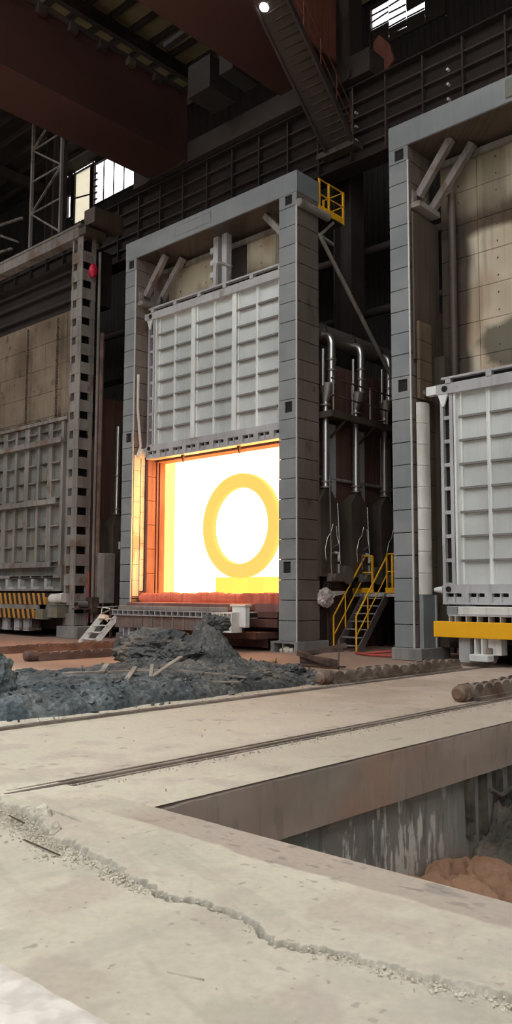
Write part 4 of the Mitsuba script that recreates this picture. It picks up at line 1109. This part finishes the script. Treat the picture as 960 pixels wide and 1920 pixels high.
for (x, w, h) in ((-16.85, 0.07, 0.95), (-15.62, 0.06, 1.2), (-16.12, 0.03, 1.2), (-15.06, 0.03, 1.24), (-14.85, 0.06, 1.2), (-13.6, 0.05, 1.2)):
    part(k, 'railing_post', box(x - w / 2, x + w / 2, SYT - 0.09, SYT - 0.03, SZ, SZ + h), 'm_yellow', label='yellow railing post')
for (a, b, z) in ((-16.12, -15.62, 1.2), (-16.12, -15.62, 0.66), (-15.06, -12.9, 1.24), (-15.06, -12.9, 0.68)):
    part(k, 'railing', tube([[a, SYT - 0.06, SZ + z], [b, SYT - 0.06, SZ + z]], 0.022, 8), 'm_yellow', smooth=40)
for x in (-16.4, -13.0):
    part(k, 'leg', box(x, x + 0.15, SYT + 0.2, SYT + 0.35, 0, SZ - 0.06), 'm_darksteel')
part(k, 'back_sheet', box(-16.6, -12.8, SYT + 2.5, SYT + 2.56, 0, 7.0), 'm_hall')
k = thing('cloth_bundle', 'pale crumpled cloth bundle tied to the white bracket behind the column', 'bundle')
v, f = rock([-15.95, 20.50, SZ - 0.15], 0.34, 5, 4, 0.3, (0.5, 0.9, 0.8))
part(k, 'cloth', (v, f), 'm_cloth', smooth=30)
part(k, 'tie', tube([[-16.05, 20.35, SZ + 0.08], [-16.05, 20.65, SZ + 0.1]], 0.02, 6), 'm_scrap')

# ------------------------------------------------------------------ flues with hoods between the furnaces
FLY = (20.87, 22.50, 24.20)
FLAB = ('first shiny flue pipe with a hood beside the open furnace', 'second shiny flue pipe, in the middle of the three by the open furnace', 'third shiny flue pipe, nearest the grey column of the closed furnace')
for i, y in enumerate(FLY):
    k = thing('flue_pipe', FLAB[i], 'pipe', 'flue pipes beside the open furnace')
    x = -16.2
    part(k, 'lower_pipe', tube([[x, y, 5.1], [x, y, 7.9]], [0.13, 0.10], 14), 'm_pipe', smooth=40)
    part(k, 'reducer', tube([[x, y, 7.85], [x, y + 0.12, 8.45]], [0.10, 0.26], 14), 'm_pipedull', smooth=40)
    yu = y + 0.32
    part(k, 'upper_pipe', tube(bend([x, yu, 8.4], [x, yu, 10.2], [-16.9, yu, 10.2], 0.35, 8), 0.125, 14), 'm_pipe', smooth=40)
    part(k, 'side_pipe', tube([[x, y - 0.12, 8.4], [x, y - 0.12, 9.6]], 0.05, 10), 'm_pipe', smooth=40)
    for z in (8.5, 8.95, 9.3):
        part(k, 'clamp', tube([[x, yu, z], [x, yu, z + 0.06]], 0.17, 14), 'm_pipedull', smooth=40)
    for z in (5.1, 5.28, 7.75):
        part(k, 'flange', tube([[x, y, z], [x, y, z + 0.05]], 0.19, 16), 'm_pipedull', smooth=40)
    hw = 0.44
    base = [[x - 0.4, y - hw], [x + 0.12, y - hw], [x + 0.12, y + hw], [x - 0.4, y + hw]]
    top = [[x - 0.1, y - 0.1], [x + 0.1, y - 0.1], [x + 0.1, y + 0.1], [x - 0.1, y + 0.1]]
    low = [[x - 0.45, y - hw - 0.05], [x + 0.2, y - hw - 0.05], [x + 0.2, y + hw + 0.05], [x - 0.45, y + hw + 0.05]]
    v = [[*p, 5.1] for p in top] + [[*p, 4.68] for p in base] + [[*p, 2.3] for p in low]
    qd = [[0, 1, 2, 3]] + [[a + 4, (a + 1) % 4 + 4, (a + 1) % 4, a] for a in range(4)] + [[a + 8, (a + 1) % 4 + 8, (a + 1) % 4 + 4, a + 4] for a in range(4)] + [[11, 10, 9, 8]]
    part(k, 'hood', tri(v, qd), 'm_hood', label='dark sheet hood')
    part(k, 'hood_edge', bar([x + 0.13, y + hw, 4.65], [x + 0.21, y + hw + 0.05, 2.3], 0.02, 0.02), 'm_trim')
    part(k, 'support', box(x - 0.3, x - 0.2, y - 0.1, y + 0.1, 0.0, 2.32), 'm_darksteel')
k = thing('header_pipe', 'fat dull header pipe that joins the three shiny flue pipes', 'pipe')
part(k, 'pipe', tube([[-16.75, 21.0, 10.35], [-16.75, 27.5, 10.35]], 0.32, 20), 'm_pipedull', smooth=40)
for y in (21.2, 22.8, 24.4):
    part(k, 'joint_band', tube([[-16.75, y, 10.35], [-16.75, y + 0.06, 10.35]], 0.34, 20), 'm_darksteel', smooth=40)
k = thing('pipe_gallery', 'dark steel gallery around the shiny flue pipes', 'platform')
part(k, 'deck', cbox(-17.1, -15.75, 20.6, 26.2, 7.40, 7.47, 0.01), 'm_darksteel')
part(k, 'edge_beam', cat([box(-15.8, -15.72, 20.55, 26.2, 7.32, 7.52), box(-17.1, -15.7, 20.58, 20.64, 7.32, 7.52)]), 'm_hood')
for i in range(6):
    y = 20.7 + i * 1.0
    part(k, 'post', tube([[-15.75, y, 7.5], [-15.75, y, 8.6]], 0.03, 8), 'm_oldsteel', smooth=40)
for z in (8.0, 8.55):
    part(k, 'railing', tube([[-15.75, 20.6, z], [-15.75, 26.2, z]], 0.03, 8), 'm_scrap', smooth=40)
for y in (20.9, 22.5, 24.1):
    part(k, 'knee_brace', bar([-15.85, y + 0.6, 7.35], [-17.1, y + 0.6, 6.4], 0.06, 0.06), 'm_hood')
part(k, 'hanging_ladder', cat([bar([-15.7, 20.5, 2.3], [-15.7, 20.42, 5.4], 0.02, 0.02)]), 'm_oldsteel')
for i, (y, lab) in enumerate(((21.0, 'small bright burner pipework in front of the first hood'), (22.66, 'small bright burner pipework in front of the second hood'), (24.4, 'small bright burner pipework by the right stair railing'))):
    k = thing('burner', lab, 'burner', 'burners under the flue hoods')
    x = -15.95
    part(k, 'gas_pipe', tube(bend([x, y - 0.2, 2.55], [x, y - 0.2, 3.05], [x, y + 0.1, 3.05], 0.08), 0.022, 8), 'm_oldsteel', smooth=40)
    part(k, 'elbow', tube(bend([x, y, 3.05], [x, y + 0.2, 3.05], [x, y + 0.2, 2.78], 0.08), 0.045, 10), 'm_white', smooth=40)
    part(k, 'hose', tube([[x, y - 0.45, 2.8], [x, y - 0.5, 3.15], [x, y - 0.38, 3.5], [x, y - 0.2, 3.68], [x, y - 0.1, 3.95]], 0.014, 6), 'm_pipe', smooth=60)
    part(k, 'hose', tube([[x, y - 0.1, 3.2], [x, y + 0.2, 3.35], [x, y + 0.1, 3.6], [x, y + 0.08, 3.9]], 0.016, 6), 'm_pipe', smooth=60)
    part(k, 'valve', cat([box(x - 0.1, x + 0.1, y - 0.3, y + 0.3, 2.15, 2.4), tube([[x, y + 0.2, 2.3], [x, y + 0.2, 2.7]], 0.07, 10), tube([[x + 0.1, y - 0.1, 2.28], [x + 0.18, y - 0.1, 2.28]], 0.12, 12)]), 'm_pipedull')
    part(k, 'body', cat([tube([[x - 0.5, y + 0.6, 2.45], [x + 0.05, y + 0.6, 2.45]], 0.22, 14), tube([[x + 0.05, y + 0.6, 2.35], [x + 0.09, y + 0.6, 2.35]], 0.28, 14)]), 'm_pipedull', smooth=40)
    part(k, 'stand', cat([box(x - 0.30, x - 0.05, y - 0.25, y + 0.3, 1.95, 2.16), box(x - 0.25, x - 0.2, y - 0.1, y, 0.0, 1.95)]), 'm_darksteel')
# flue of the old furnace
k = thing('flue_pipe', 'lone shiny flue pipe in the dark gap beside the old laced column', 'pipe')
part(k, 'pipe', tube([[-27.65, 21.5, 5.0], [-27.65, 21.5, 8.7]], 0.11, 12), 'm_pipe', smooth=40)
for z in (5.0, 5.2, 6.6):
    part(k, 'flange', tube([[-27.65, 21.5, z], [-27.65, 21.5, z + 0.05]], 0.18, 14), 'm_pipedull', smooth=40)
part(k, 'hood', tri([[-27.75, 21.4, 5.0], [-27.55, 21.4, 5.0], [-27.55, 21.6, 5.0], [-27.75, 21.6, 5.0], [-28.1, 21.0, 4.5], [-27.2, 21.0, 4.5], [-27.2, 22.0, 4.5], [-28.1, 22.0, 4.5], [-28.1, 21.0, 0.3], [-27.2, 21.0, 0.3], [-27.2, 22.0, 0.3], [-28.1, 22.0, 0.3]],
             [[0, 1, 2, 3]] + [[a + 4, (a + 1) % 4 + 4, (a + 1) % 4, a] for a in range(4)] + [[a + 8, (a + 1) % 4 + 8, (a + 1) % 4 + 4, a + 4] for a in range(4)]), 'm_hood')
part(k, 'stub', tube([[-27.15, 21.3, 3.55], [-27.15, 21.3, 3.85]], 0.05, 8), 'm_trim', smooth=40)
# high yellow platform behind the column head
k = thing('maintenance_platform', 'small platform with yellow railing at the top of the open furnace', 'platform')
X1 = -16.17
part(k, 'deck', cbox(-17.0, X1, 20.5, 21.85, 14.08, 14.14, 0.01), 'm_darksteel')
part(k, 'toe_board', cat([box(X1 - 0.03, X1 + 0.02, 20.5, 21.85, 14.12, 14.34), box(-17.0, X1, 21.82, 21.86, 14.12, 14.34)]), 'm_yellow')
for (x, y) in ((X1, 20.55), (X1, 21.05), (X1, 21.84), (-17.0, 21.84)):
    part(k, 'post', box(x - 0.03, x + 0.03, y - 0.03, y + 0.03, 14.1, 15.24), 'm_yellow')
for z in (14.72, 15.22):
    part(k, 'railing', cat([tube([[X1, 20.5, z], [X1, 21.84, z]], 0.025, 8), tube([[X1, 21.84, z], [-17.0, 21.84, z]], 0.022, 8)]), 'm_yellow', smooth=40)
part(k, 'strut', cat([bar([-16.25, 21.4, 14.05], [-16.3, 20.6, 13.3], 0.08, 0.08), bar([-16.2, 20.5, 13.35], [-16.2, 21.3, 13.25], 0.1, 0.08)]), 'm_oldsteel')

# ------------------------------------------------------------------ rails and drive racks
def rail(x, y0, y1, label):
    k = thing('track_rail', label, 'rail')
    part(k, 'head', cbox(x - 0.024, x + 0.024, y0, y1, -0.01, 0.024, 0.006), 'm_rail')
    part(k, 'flange_plate', cbox(x + 0.08, x + 0.095, y0, y1, -0.01, 0.012, 0.003), 'm_rail')
    part(k, 'flange_plate', cbox(x - 0.14, x - 0.12, y0 + 0.1, y1, -0.01, 0.014, 0.004), 'm_rail')
    return k


rail(-6.62, 4.0, 19.0, 'steel rail set in the floor nearer the pit')
rail(-9.85, 2.0, 19.0, 'steel rail set in the floor along the slag heap')
rail(-18.8, 14.5, 18.9, 'rust red rail leading out of the open furnace')


def drive_rack(x, y0, y1, label, m, w=0.11, h=0.26):
    k = thing('drive_rack', label, 'drive rack')
    pitch = 0.33
    n = int((y1 - y0 - 0.35) / pitch)
    ya = y0 + 0.35
    poly = [(ya, 0.05)]
    poly += [(ya + n * pitch, 0.05)]
    for i in reversed(range(n)):
        c = ya + (i + 0.5) * pitch
        for t in np.linspace(0, math.pi, 9):
            poly.append((c + pitch * 0.46 * math.cos(t), h * 0.68 + h * (0.26 + 0.06 * math.sin(5.3 * i)) * math.sin(t)))
    for s in (-1, 1):
        part(k, 'side_plate', prism(poly, 'x', x + s * w - 0.02, x + s * w + 0.02), m, smooth=25)
    part(k, 'base_plate', box(x - w - 0.06, x + w + 0.06, ya, ya + n * pitch, 0.0, 0.06), m)
    for i in range(n):
        c = ya + (i + 0.5) * pitch
        part(k, 'pin', tube([[x - w, c, h * 0.68], [x + w, c, h * 0.68]], 0.055, 10), m, smooth=40)
        part(k, 'web', box(x - w, x + w, c + pitch * 0.5 - 0.02, c + pitch * 0.5 + 0.02, 0.05, h * 0.62), 'm_dark')
    part(k, 'end_roller', tube([[x, y0, 0.14], [x, y0 + 0.03, 0.14], [x, y0 + 0.04, 0.14], [x, y0 + 0.16, 0.14], [x, y0 + 0.2, 0.14], [x, y0 + 0.36, 0.14]], [0.08, 0.10, 0.125, 0.13, 0.14, 0.13], 18), m, smooth=40)
    part(k, 'end_collar', tube([[x, y0 + 0.17, 0.14], [x, y0 + 0.24, 0.14]], 0.15, 18), m, smooth=40)
    return k


drive_rack(-10.22, 12.9, 18.4, 'long notched drive rack lying on the floor beyond the slag heap', 'm_rack')
drive_rack(-6.98, 12.45, 18.4, 'notched drive rack at the right edge over the rail nearer the pit', 'm_rack', h=0.29)
drive_rack(-19.05, 11.95, 17.6, 'rust red drive rack in front of the open furnace, its rounded end free', 'm_rackred', h=0.24)
drive_rack(-22.0, 12.2, 17.7, 'rust red drive rack furthest from the camera, beside the plinth', 'm_rackred', h=0.24)

# ------------------------------------------------------------------ slag heap
def heap(X, Y):
    P = P3(X, Y)
    # outline: along the rail at x=-10.25, tapering towards the furnaces
    front = -10.35 - 0.25 * (meshkit.fbm(P3(Y * 0 + 1, Y, 0.9), 3, 12) - 0.5)
    df = (front - X)
    dl = Y - 6.2 - 0.35 * (X + 11.0) * -0.5
    dr_ = 14.6 - Y
    db = X + 15.2 + 0.30 * (Y - 11.0) * -0.4
    e = np.minimum(np.minimum(df / 0.35, dl / 0.4), np.minimum(dr_ / 1.6, db / 1.6))
    e = np.clip(e + (meshkit.fbm(P * 1.8, 4, 11) - 0.5) * 1.0, 0, 1)
    base = 0.30 + 0.10 * (meshkit.fbm(P * 0.8, 3, 13) - 0.5)
    right = np.clip((Y - 11.5) / 2.5, 0, 1)
    base = base * (1 - 0.45 * right * np.clip((X + 12.2) / 1.5, 0, 1))
    pk = 0.62 * np.exp(-(((X + 14.0) / 0.95) ** 2 + ((Y - 12.4) / 0.9) ** 2)) + 0.62 * np.exp(-(((X + 13.05) / 0.42) ** 2 + ((Y - 12.8) / 0.5) ** 2)) + 0.25 * np.exp(-(((X + 12.4) / 0.9) ** 2 + ((Y - 12.3) / 1.0) ** 2)) + 0.2 * np.exp(-(((X + 15.0) / 0.5) ** 2 + ((Y - 12.0) / 0.5) ** 2))
    rough = (meshkit.fbm(P * 2.6, 6, 14) - 0.5) * 0.44 + (0.5 - np.abs(meshkit.fbm(P * 4.5, 5, 15) - 0.5) * 5) * 0.09 + (meshkit.fbm(P * 12, 4, 16) - 0.5) * 0.13
    h = e ** 0.55 * (base + pk * 0.95) + rough * (0.25 + 0.9 * np.minimum(1, pk + 0.2)) * np.sqrt(e)
    return h * np.clip(e * 6, 0, 1) - 0.03


solid('slag_heap', heightfield(-16.8, -10.2, 5.6, 14.9, 460, 640, heap), 'm_slag', 'long heap of dark blue-grey broken slag beside the rail', 'slag', smooth=35)
labels['slag_heap']['kind'] = 'stuff'
rs = np.random.default_rng(11)


def heap_at(x, y):
    return float(heap(np.array([[x]]), np.array([[y]]))[0, 0])


ms = []
for i in range(900):
    y = rs.uniform(6.3, 14.3)
    x = rs.uniform(-14.8, -10.25) if i % 2 else rs.uniform(-11.6, -10.2)
    z = heap_at(x, y)
    if z < 0.0 and rs.random() < 0.6:
        continue
    r = 0.015 + 0.07 * rs.random() ** 3.5
    ms.append(chunk([x, y, max(z, 0) + r * 0.25], r, rs))
solid('slag_pieces', cat(ms), 'm_slag', 'loose lumps of slag strewn over the heap', 'slag')
labels['slag_pieces']['kind'] = 'stuff'
for (x, y, z, r, sq, lab, m) in (
        (-13.0, 12.85, 1.10, 0.25, (1.2, 1.0, 0.75), 'rounded dark slag lump crowning the heap before the hearth car', 'm_slag'),
        (-14.25, 12.2, 0.52, 0.70, (1.35, 0.9, 0.62), 'big rough slag lump on the furnace side of the heap', 'm_slag'),
        (-13.0, 11.9, 0.40, 0.5, (1.1, 1.0, 0.6), 'broad slag lump on the near slope of the heap', 'm_slag'),
        (-11.45, 6.55, 0.30, 0.50, (0.8, 0.8, 1.0), 'smooth dark slag block cut off by the left edge of the view', 'm_slag'),
        (-11.2, 13.2, 0.15, 0.3, (1.2, 1.0, 0.6), 'flat slag lump near the end of the notched drive rack', 'm_slag'),
        (-11.0, 11.9, 0.18, 0.28, (1.3, 0.8, 0.7), 'slag lump low at the rail end of the heap', 'm_slag')):
    solid('slag_boulder', rock([x, y, z], r, int(r * 1000) + int(-x * 10), 5, 0.40, sq), m, lab, 'boulder', smooth=40)
# broken boards lying on the slag
for (p, q, w, lab) in (((-11.6, 8.0, 0.46), (-11.2, 9.75, 0.42), 0.10, 'long grey board lying across the slag crust'),
                       ((-11.1, 9.45, 0.34), (-11.3, 10.3, 0.62), 0.09, 'board propped up steeply on the slag'),
                       ((-10.9, 8.75, 0.36), (-11.3, 9.25, 0.50), 0.08, 'short broken board leaning left on the slag'),
                       ((-11.3, 8.55, 0.46), (-11.5, 8.8, 0.56), 0.09, 'stub of board sticking up from the slag'),
                       ((-10.95, 9.3, 0.36), (-11.0, 9.38, 0.56), 0.06, 'upright splinter of board in the slag'),
                       ((-11.3, 9.9, 0.44), (-10.75, 11.4, 0.22), 0.11, 'board sloping down towards the rail'),
                       ((-10.6, 10.4, 0.22), (-10.5, 11.0, 0.18), 0.07, 'thin lath at the foot of the slag')):
    k = solid('wooden_board', bar(p, q, w, 0.03), 'm_plank', lab, 'board', 'boards on the slag')
# scrap steel before the staircase
k = thing('scrap_steel', 'dark bent scrap strips lying before the foot of the staircase', 'scrap')
for (p, q, w, h) in (((-13.35, 16.0, 0.04), (-11.9, 16.0, 0.06), 0.12, 0.03), ((-13.4, 16.1, 0.3), (-12.1, 15.7, 0.16), 0.05, 0.12), ((-13.2, 16.2, 0.28), (-12.5, 16.9, 0.5), 0.05, 0.12),
                     ((-12.35, 16.4, 0.62), (-12.0, 15.9, 0.02), 0.04, 0.12), ((-13.3, 16.15, 0.32), (-12.3, 16.5, 0.42), 0.05, 0.10), ((-12.9, 15.0, 0.03), (-11.6, 14.6, 0.05), 0.06, 0.03)):
    part(k, 'strip', bar(p, q, w, h), 'm_scrap')
part(k, 'plate', prism([(-13.35, 0.02), (-12.2, 0.02), (-12.2, 0.2), (-13.35, 0.3)], 'y', 16.12, 16.15), 'm_scrap')
k = solid('scrap_angle', cat([bar([-14.6, 16.5, 0.02], [-13.6, 15.3, 0.04], 0.08, 0.02), bar([-14.5, 16.55, 0.05], [-13.5, 15.35, 0.08], 0.02, 0.08)]), 'm_scrap', 'thin bent steel angle on the floor behind the slag', 'scrap')
for i, (x, r, lab) in enumerate(((-16.75, 0.07, 'smallest pale stone in the open pocket of the plinth'), (-16.55, 0.10, 'largest pale stone in the open pocket of the plinth'), (-16.36, 0.08, 'pale stone at the staircase end of the plinth pocket'))):
    solid('pocket_stone', rock([x, YF - 0.02, r * 0.8], r, 40 + i, 2), 'm_rubble', lab, 'stone')
k = solid('red_hose', tube([[-13.0, 20.3, 0.05], [-13.6, 20.6, 0.12], [-14.2, 20.5, 0.06], [-14.6, 20.2, 0.05], [-13.8, 19.8, 0.05], [-13.1, 19.9, 0.05]], 0.04, 8), 'm_hose', 'red hose looped on the floor beside the staircase', 'hose', smooth=60)

# ------------------------------------------------------------------ broken concrete along the crack, grit
ms = []
rs = np.random.default_rng(21)


def crack_y(x):
    return float(np.interp(x, crx, cry))


for i in range(2600):
    u = rs.random()
    if u < 0.45:
        x = -5.6 + rs.normal(0, 0.42)
        y = crack_y(x) - 0.02 - abs(rs.normal(0, 0.11))
    elif u < 0.7:
        x = rs.uniform(-5.2, -3.9)
        y = crack_y(x) - abs(rs.normal(0, 0.05))
    elif u < 0.95:
        x = rs.uniform(-2.75, -1.0)
        y = crack_y(x) - 0.01 + rs.normal(0, 0.035)
    else:
        x = rs.uniform(-3.9, -2.7)
        y = crack_y(x) - abs(rs.normal(0, 0.03))
    r = 0.003 + 0.011 * rs.random() ** 2.5
    ms.append(chunk([x, y, r * 0.4 + 0.002], r * 1.1, rs))
solid('concrete_rubble', cat(ms), 'm_rubble', 'crumbled pale concrete bits along the crack in the slab', 'rubble')
labels['concrete_rubble']['kind'] = 'stuff'
ms = []
for i in range(1500):
    u = rs.random()
    if u < 0.5:
        x, y = -6.45 + rs.normal(0, 0.07), rs.uniform(4.0, 14)
    elif u < 0.85:
        x, y = -10.08 + rs.normal(0, 0.12), rs.uniform(6.0, 15)
    else:
        x, y = rs.uniform(-9.6, -2), rs.uniform(2.3, 13)
        if x > PX - 0.1 and y > PY - 0.05:
            continue
    r = 0.003 + 0.012 * rs.random() ** 3 + (0.006 * rs.random() if y > 6 else 0)
    ms.append(chunk([x, y, r * 0.5], r, rs))
solid('floor_grit', cat(ms), 'm_grit', 'small pale grit scattered along the rails', 'grit')
labels['floor_grit']['kind'] = 'stuff'
for (x, y, r, lab) in ((-5.72, 3.80, 0.10, 'largest pale concrete chunk at the broken corner of the slab'), (-5.32, 3.62, 0.08, 'upright pale concrete chunk right of the largest one in the crack')):
    solid('concrete_chunk', rock([x, y, 0.03], r, int(r * 999), 3, 0.4, (1.0, 0.5, 0.8)), 'm_rubble', lab, 'chunk', smooth=35)
for (p, q, lab) in (((-5.35, 3.40, 0.012), (-4.85, 3.36, 0.016), 'thin dark rod lying in the crumbled concrete'), ((-5.98, 3.66, 0.02), (-5.7, 3.62, 0.02), 'short dark rod by the broken corner of the slab'), ((-3.05, 2.72, 0.006), (-2.87, 2.78, 0.006), 'pale stick on the bare slab before the crack')):
    solid('thin_rod', bar(p, q, 0.008, 0.007), 'm_scrap' if 'dark' in lab else 'm_grit', lab, 'rod')

# ------------------------------------------------------------------ overhead crane
k = thing('overhead_crane', 'rust red overhead crane with two girders under the roof', 'crane')
part(k, 'girder', box(-27.1, -24.7, -3.5, 22.47, 19.75, 22.7), 'm_crane_dark', label='wide dark red girder')
part(k, 'girder_rail', cat([box(-26.1, -25.9, -3.5, 22.2, 22.7, 22.9), box(-24.75, -24.6, -3.5, 22.2, 22.55, 22.75)]), 'm_darksteel')
for i in range(14):
    part(k, 'girder_lug', box(-24.7, -24.5, 3 + i * 1.35, 3.35 + i * 1.35, 22.3, 22.62), 'm_hood' if i % 3 == 0 else 'm_darksteel')
part(k, 'girder', box(-18.5, -16.1, -3.5, 21.4, 19.6, 24.2), 'm_crane', label='brownish red girder')
part(k, 'bottom_flange', box(-18.6, -16.0, -3.5, 21.4, 19.5, 19.6), 'm_crane_dark')
part(k, 'end_truck', cat([box(-28.2, -15.5, 22.5, 23.5, 19.65, 20.5)]), 'm_darksteel')
for x in (-26.8, -24.6, -18, -16.2):
    part(k, 'truck_wheel', tube([[x - 0.3, 22.4, 19.85], [x - 0.3, 22.5, 19.85]], 0.25, 14), 'm_darksteel')
wa, wb = np.array([-15.45, 16.5, 20.1]), np.array([-16.45, 22.0, 17.1])
lad = part(k, 'catwalk', cat([bar(wa + [dx_, 0, 0], wb + [dx_, 0, 0], 0.08, 0.25) for dx_ in (-0.55, 0.55)] + [bar(wa, wb, 1.05, 0.03)]), 'm_darksteel', label='steep dark catwalk')
for i in range(22):
    p = wa + (wb - wa) * (i + 0.5) / 22
    part(lad, 'tread', box(p[0] - 0.52, p[0] + 0.52, p[1] - 0.1, p[1] + 0.1, p[2], p[2] + 0.03), 'm_hood')
for dx_ in (-0.55, 0.55):
    for h in (0.55, 1.1):
        part(lad, 'handrail', tube([wa + [dx_, 0, h], wb + [dx_, 0, h]], 0.022, 6), 'm_crane')
    for i in range(6):
        p = wa + (wb - wa) * i / 5 + [dx_, 0, 0]
        part(lad, 'post', tube([p, p + [0, 0, 1.1]], 0.022, 6), 'm_crane')
cg = part(k, 'end_platform', cat([box(-17.4, -15.85, 22.0, 22.5, 16.98, 17.05), box(-17.42, -15.83, 21.98, 22.04, 16.9, 17.1), box(-15.9, -15.83, 22.0, 22.55, 16.9, 17.1)]), 'm_hood', label='small hanging end platform')
for x in (-17.38, -16.6, -15.88):
    part(cg, 'post', tube([[x, 22.02, 17.05], [x, 22.02, 18.9]], 0.03, 6), 'm_hood')
part(cg, 'railing', tube([[-17.4, 22.02, 18.1], [-15.86, 22.02, 18.1]], 0.025, 6), 'm_hood')
part(k, 'hook_block', cat([box(-22.6, -21.4, 20.6, 22.0, 20.7, 22.0), bar([-22.8, 19.6, 22.4], [-21.2, 19.9, 22.8], 0.25, 0.2), box(-20.9, -20.2, 20.6, 22.0, 20.9, 22.0)]), 'm_sheet')
part(k, 'cross_tie', tube([[-22.9, 15.0, 22.6], [-18.7, 15.2, 22.2]], 0.05, 8), 'm_oldsteel')
k = thing('crane_lamp', 'round white lamp glowing under the crane girder', 'lamp')
sph = trimesh.creation.icosphere(subdivisions=3, radius=0.19)
sph.apply_translation([-15.95, 17.65, 19.56])
part(k, 'bulb', sph, 'm_white', smooth=True, emitter=emit((9, 9, 9.2)))
part(k, 'holder', cat([tube([[-15.95, 17.65, 19.68], [-15.95, 17.65, 19.8]], [0.12, 0.05], 12), box(-16.1, -15.85, 17.6, 17.7, 19.78, 19.84)]), 'm_darksteel')
k = solid('rust_plate', prism([(-15.9, 20.2), (-15.45, 20.0), (-15.1, 20.3), (-15.3, 21.0), (-15.7, 21.5), (-15.95, 21.3)], 'y', 23.4, 23.5), 'm_crane', 'small rust red plate below the broken louvred window', 'plate')
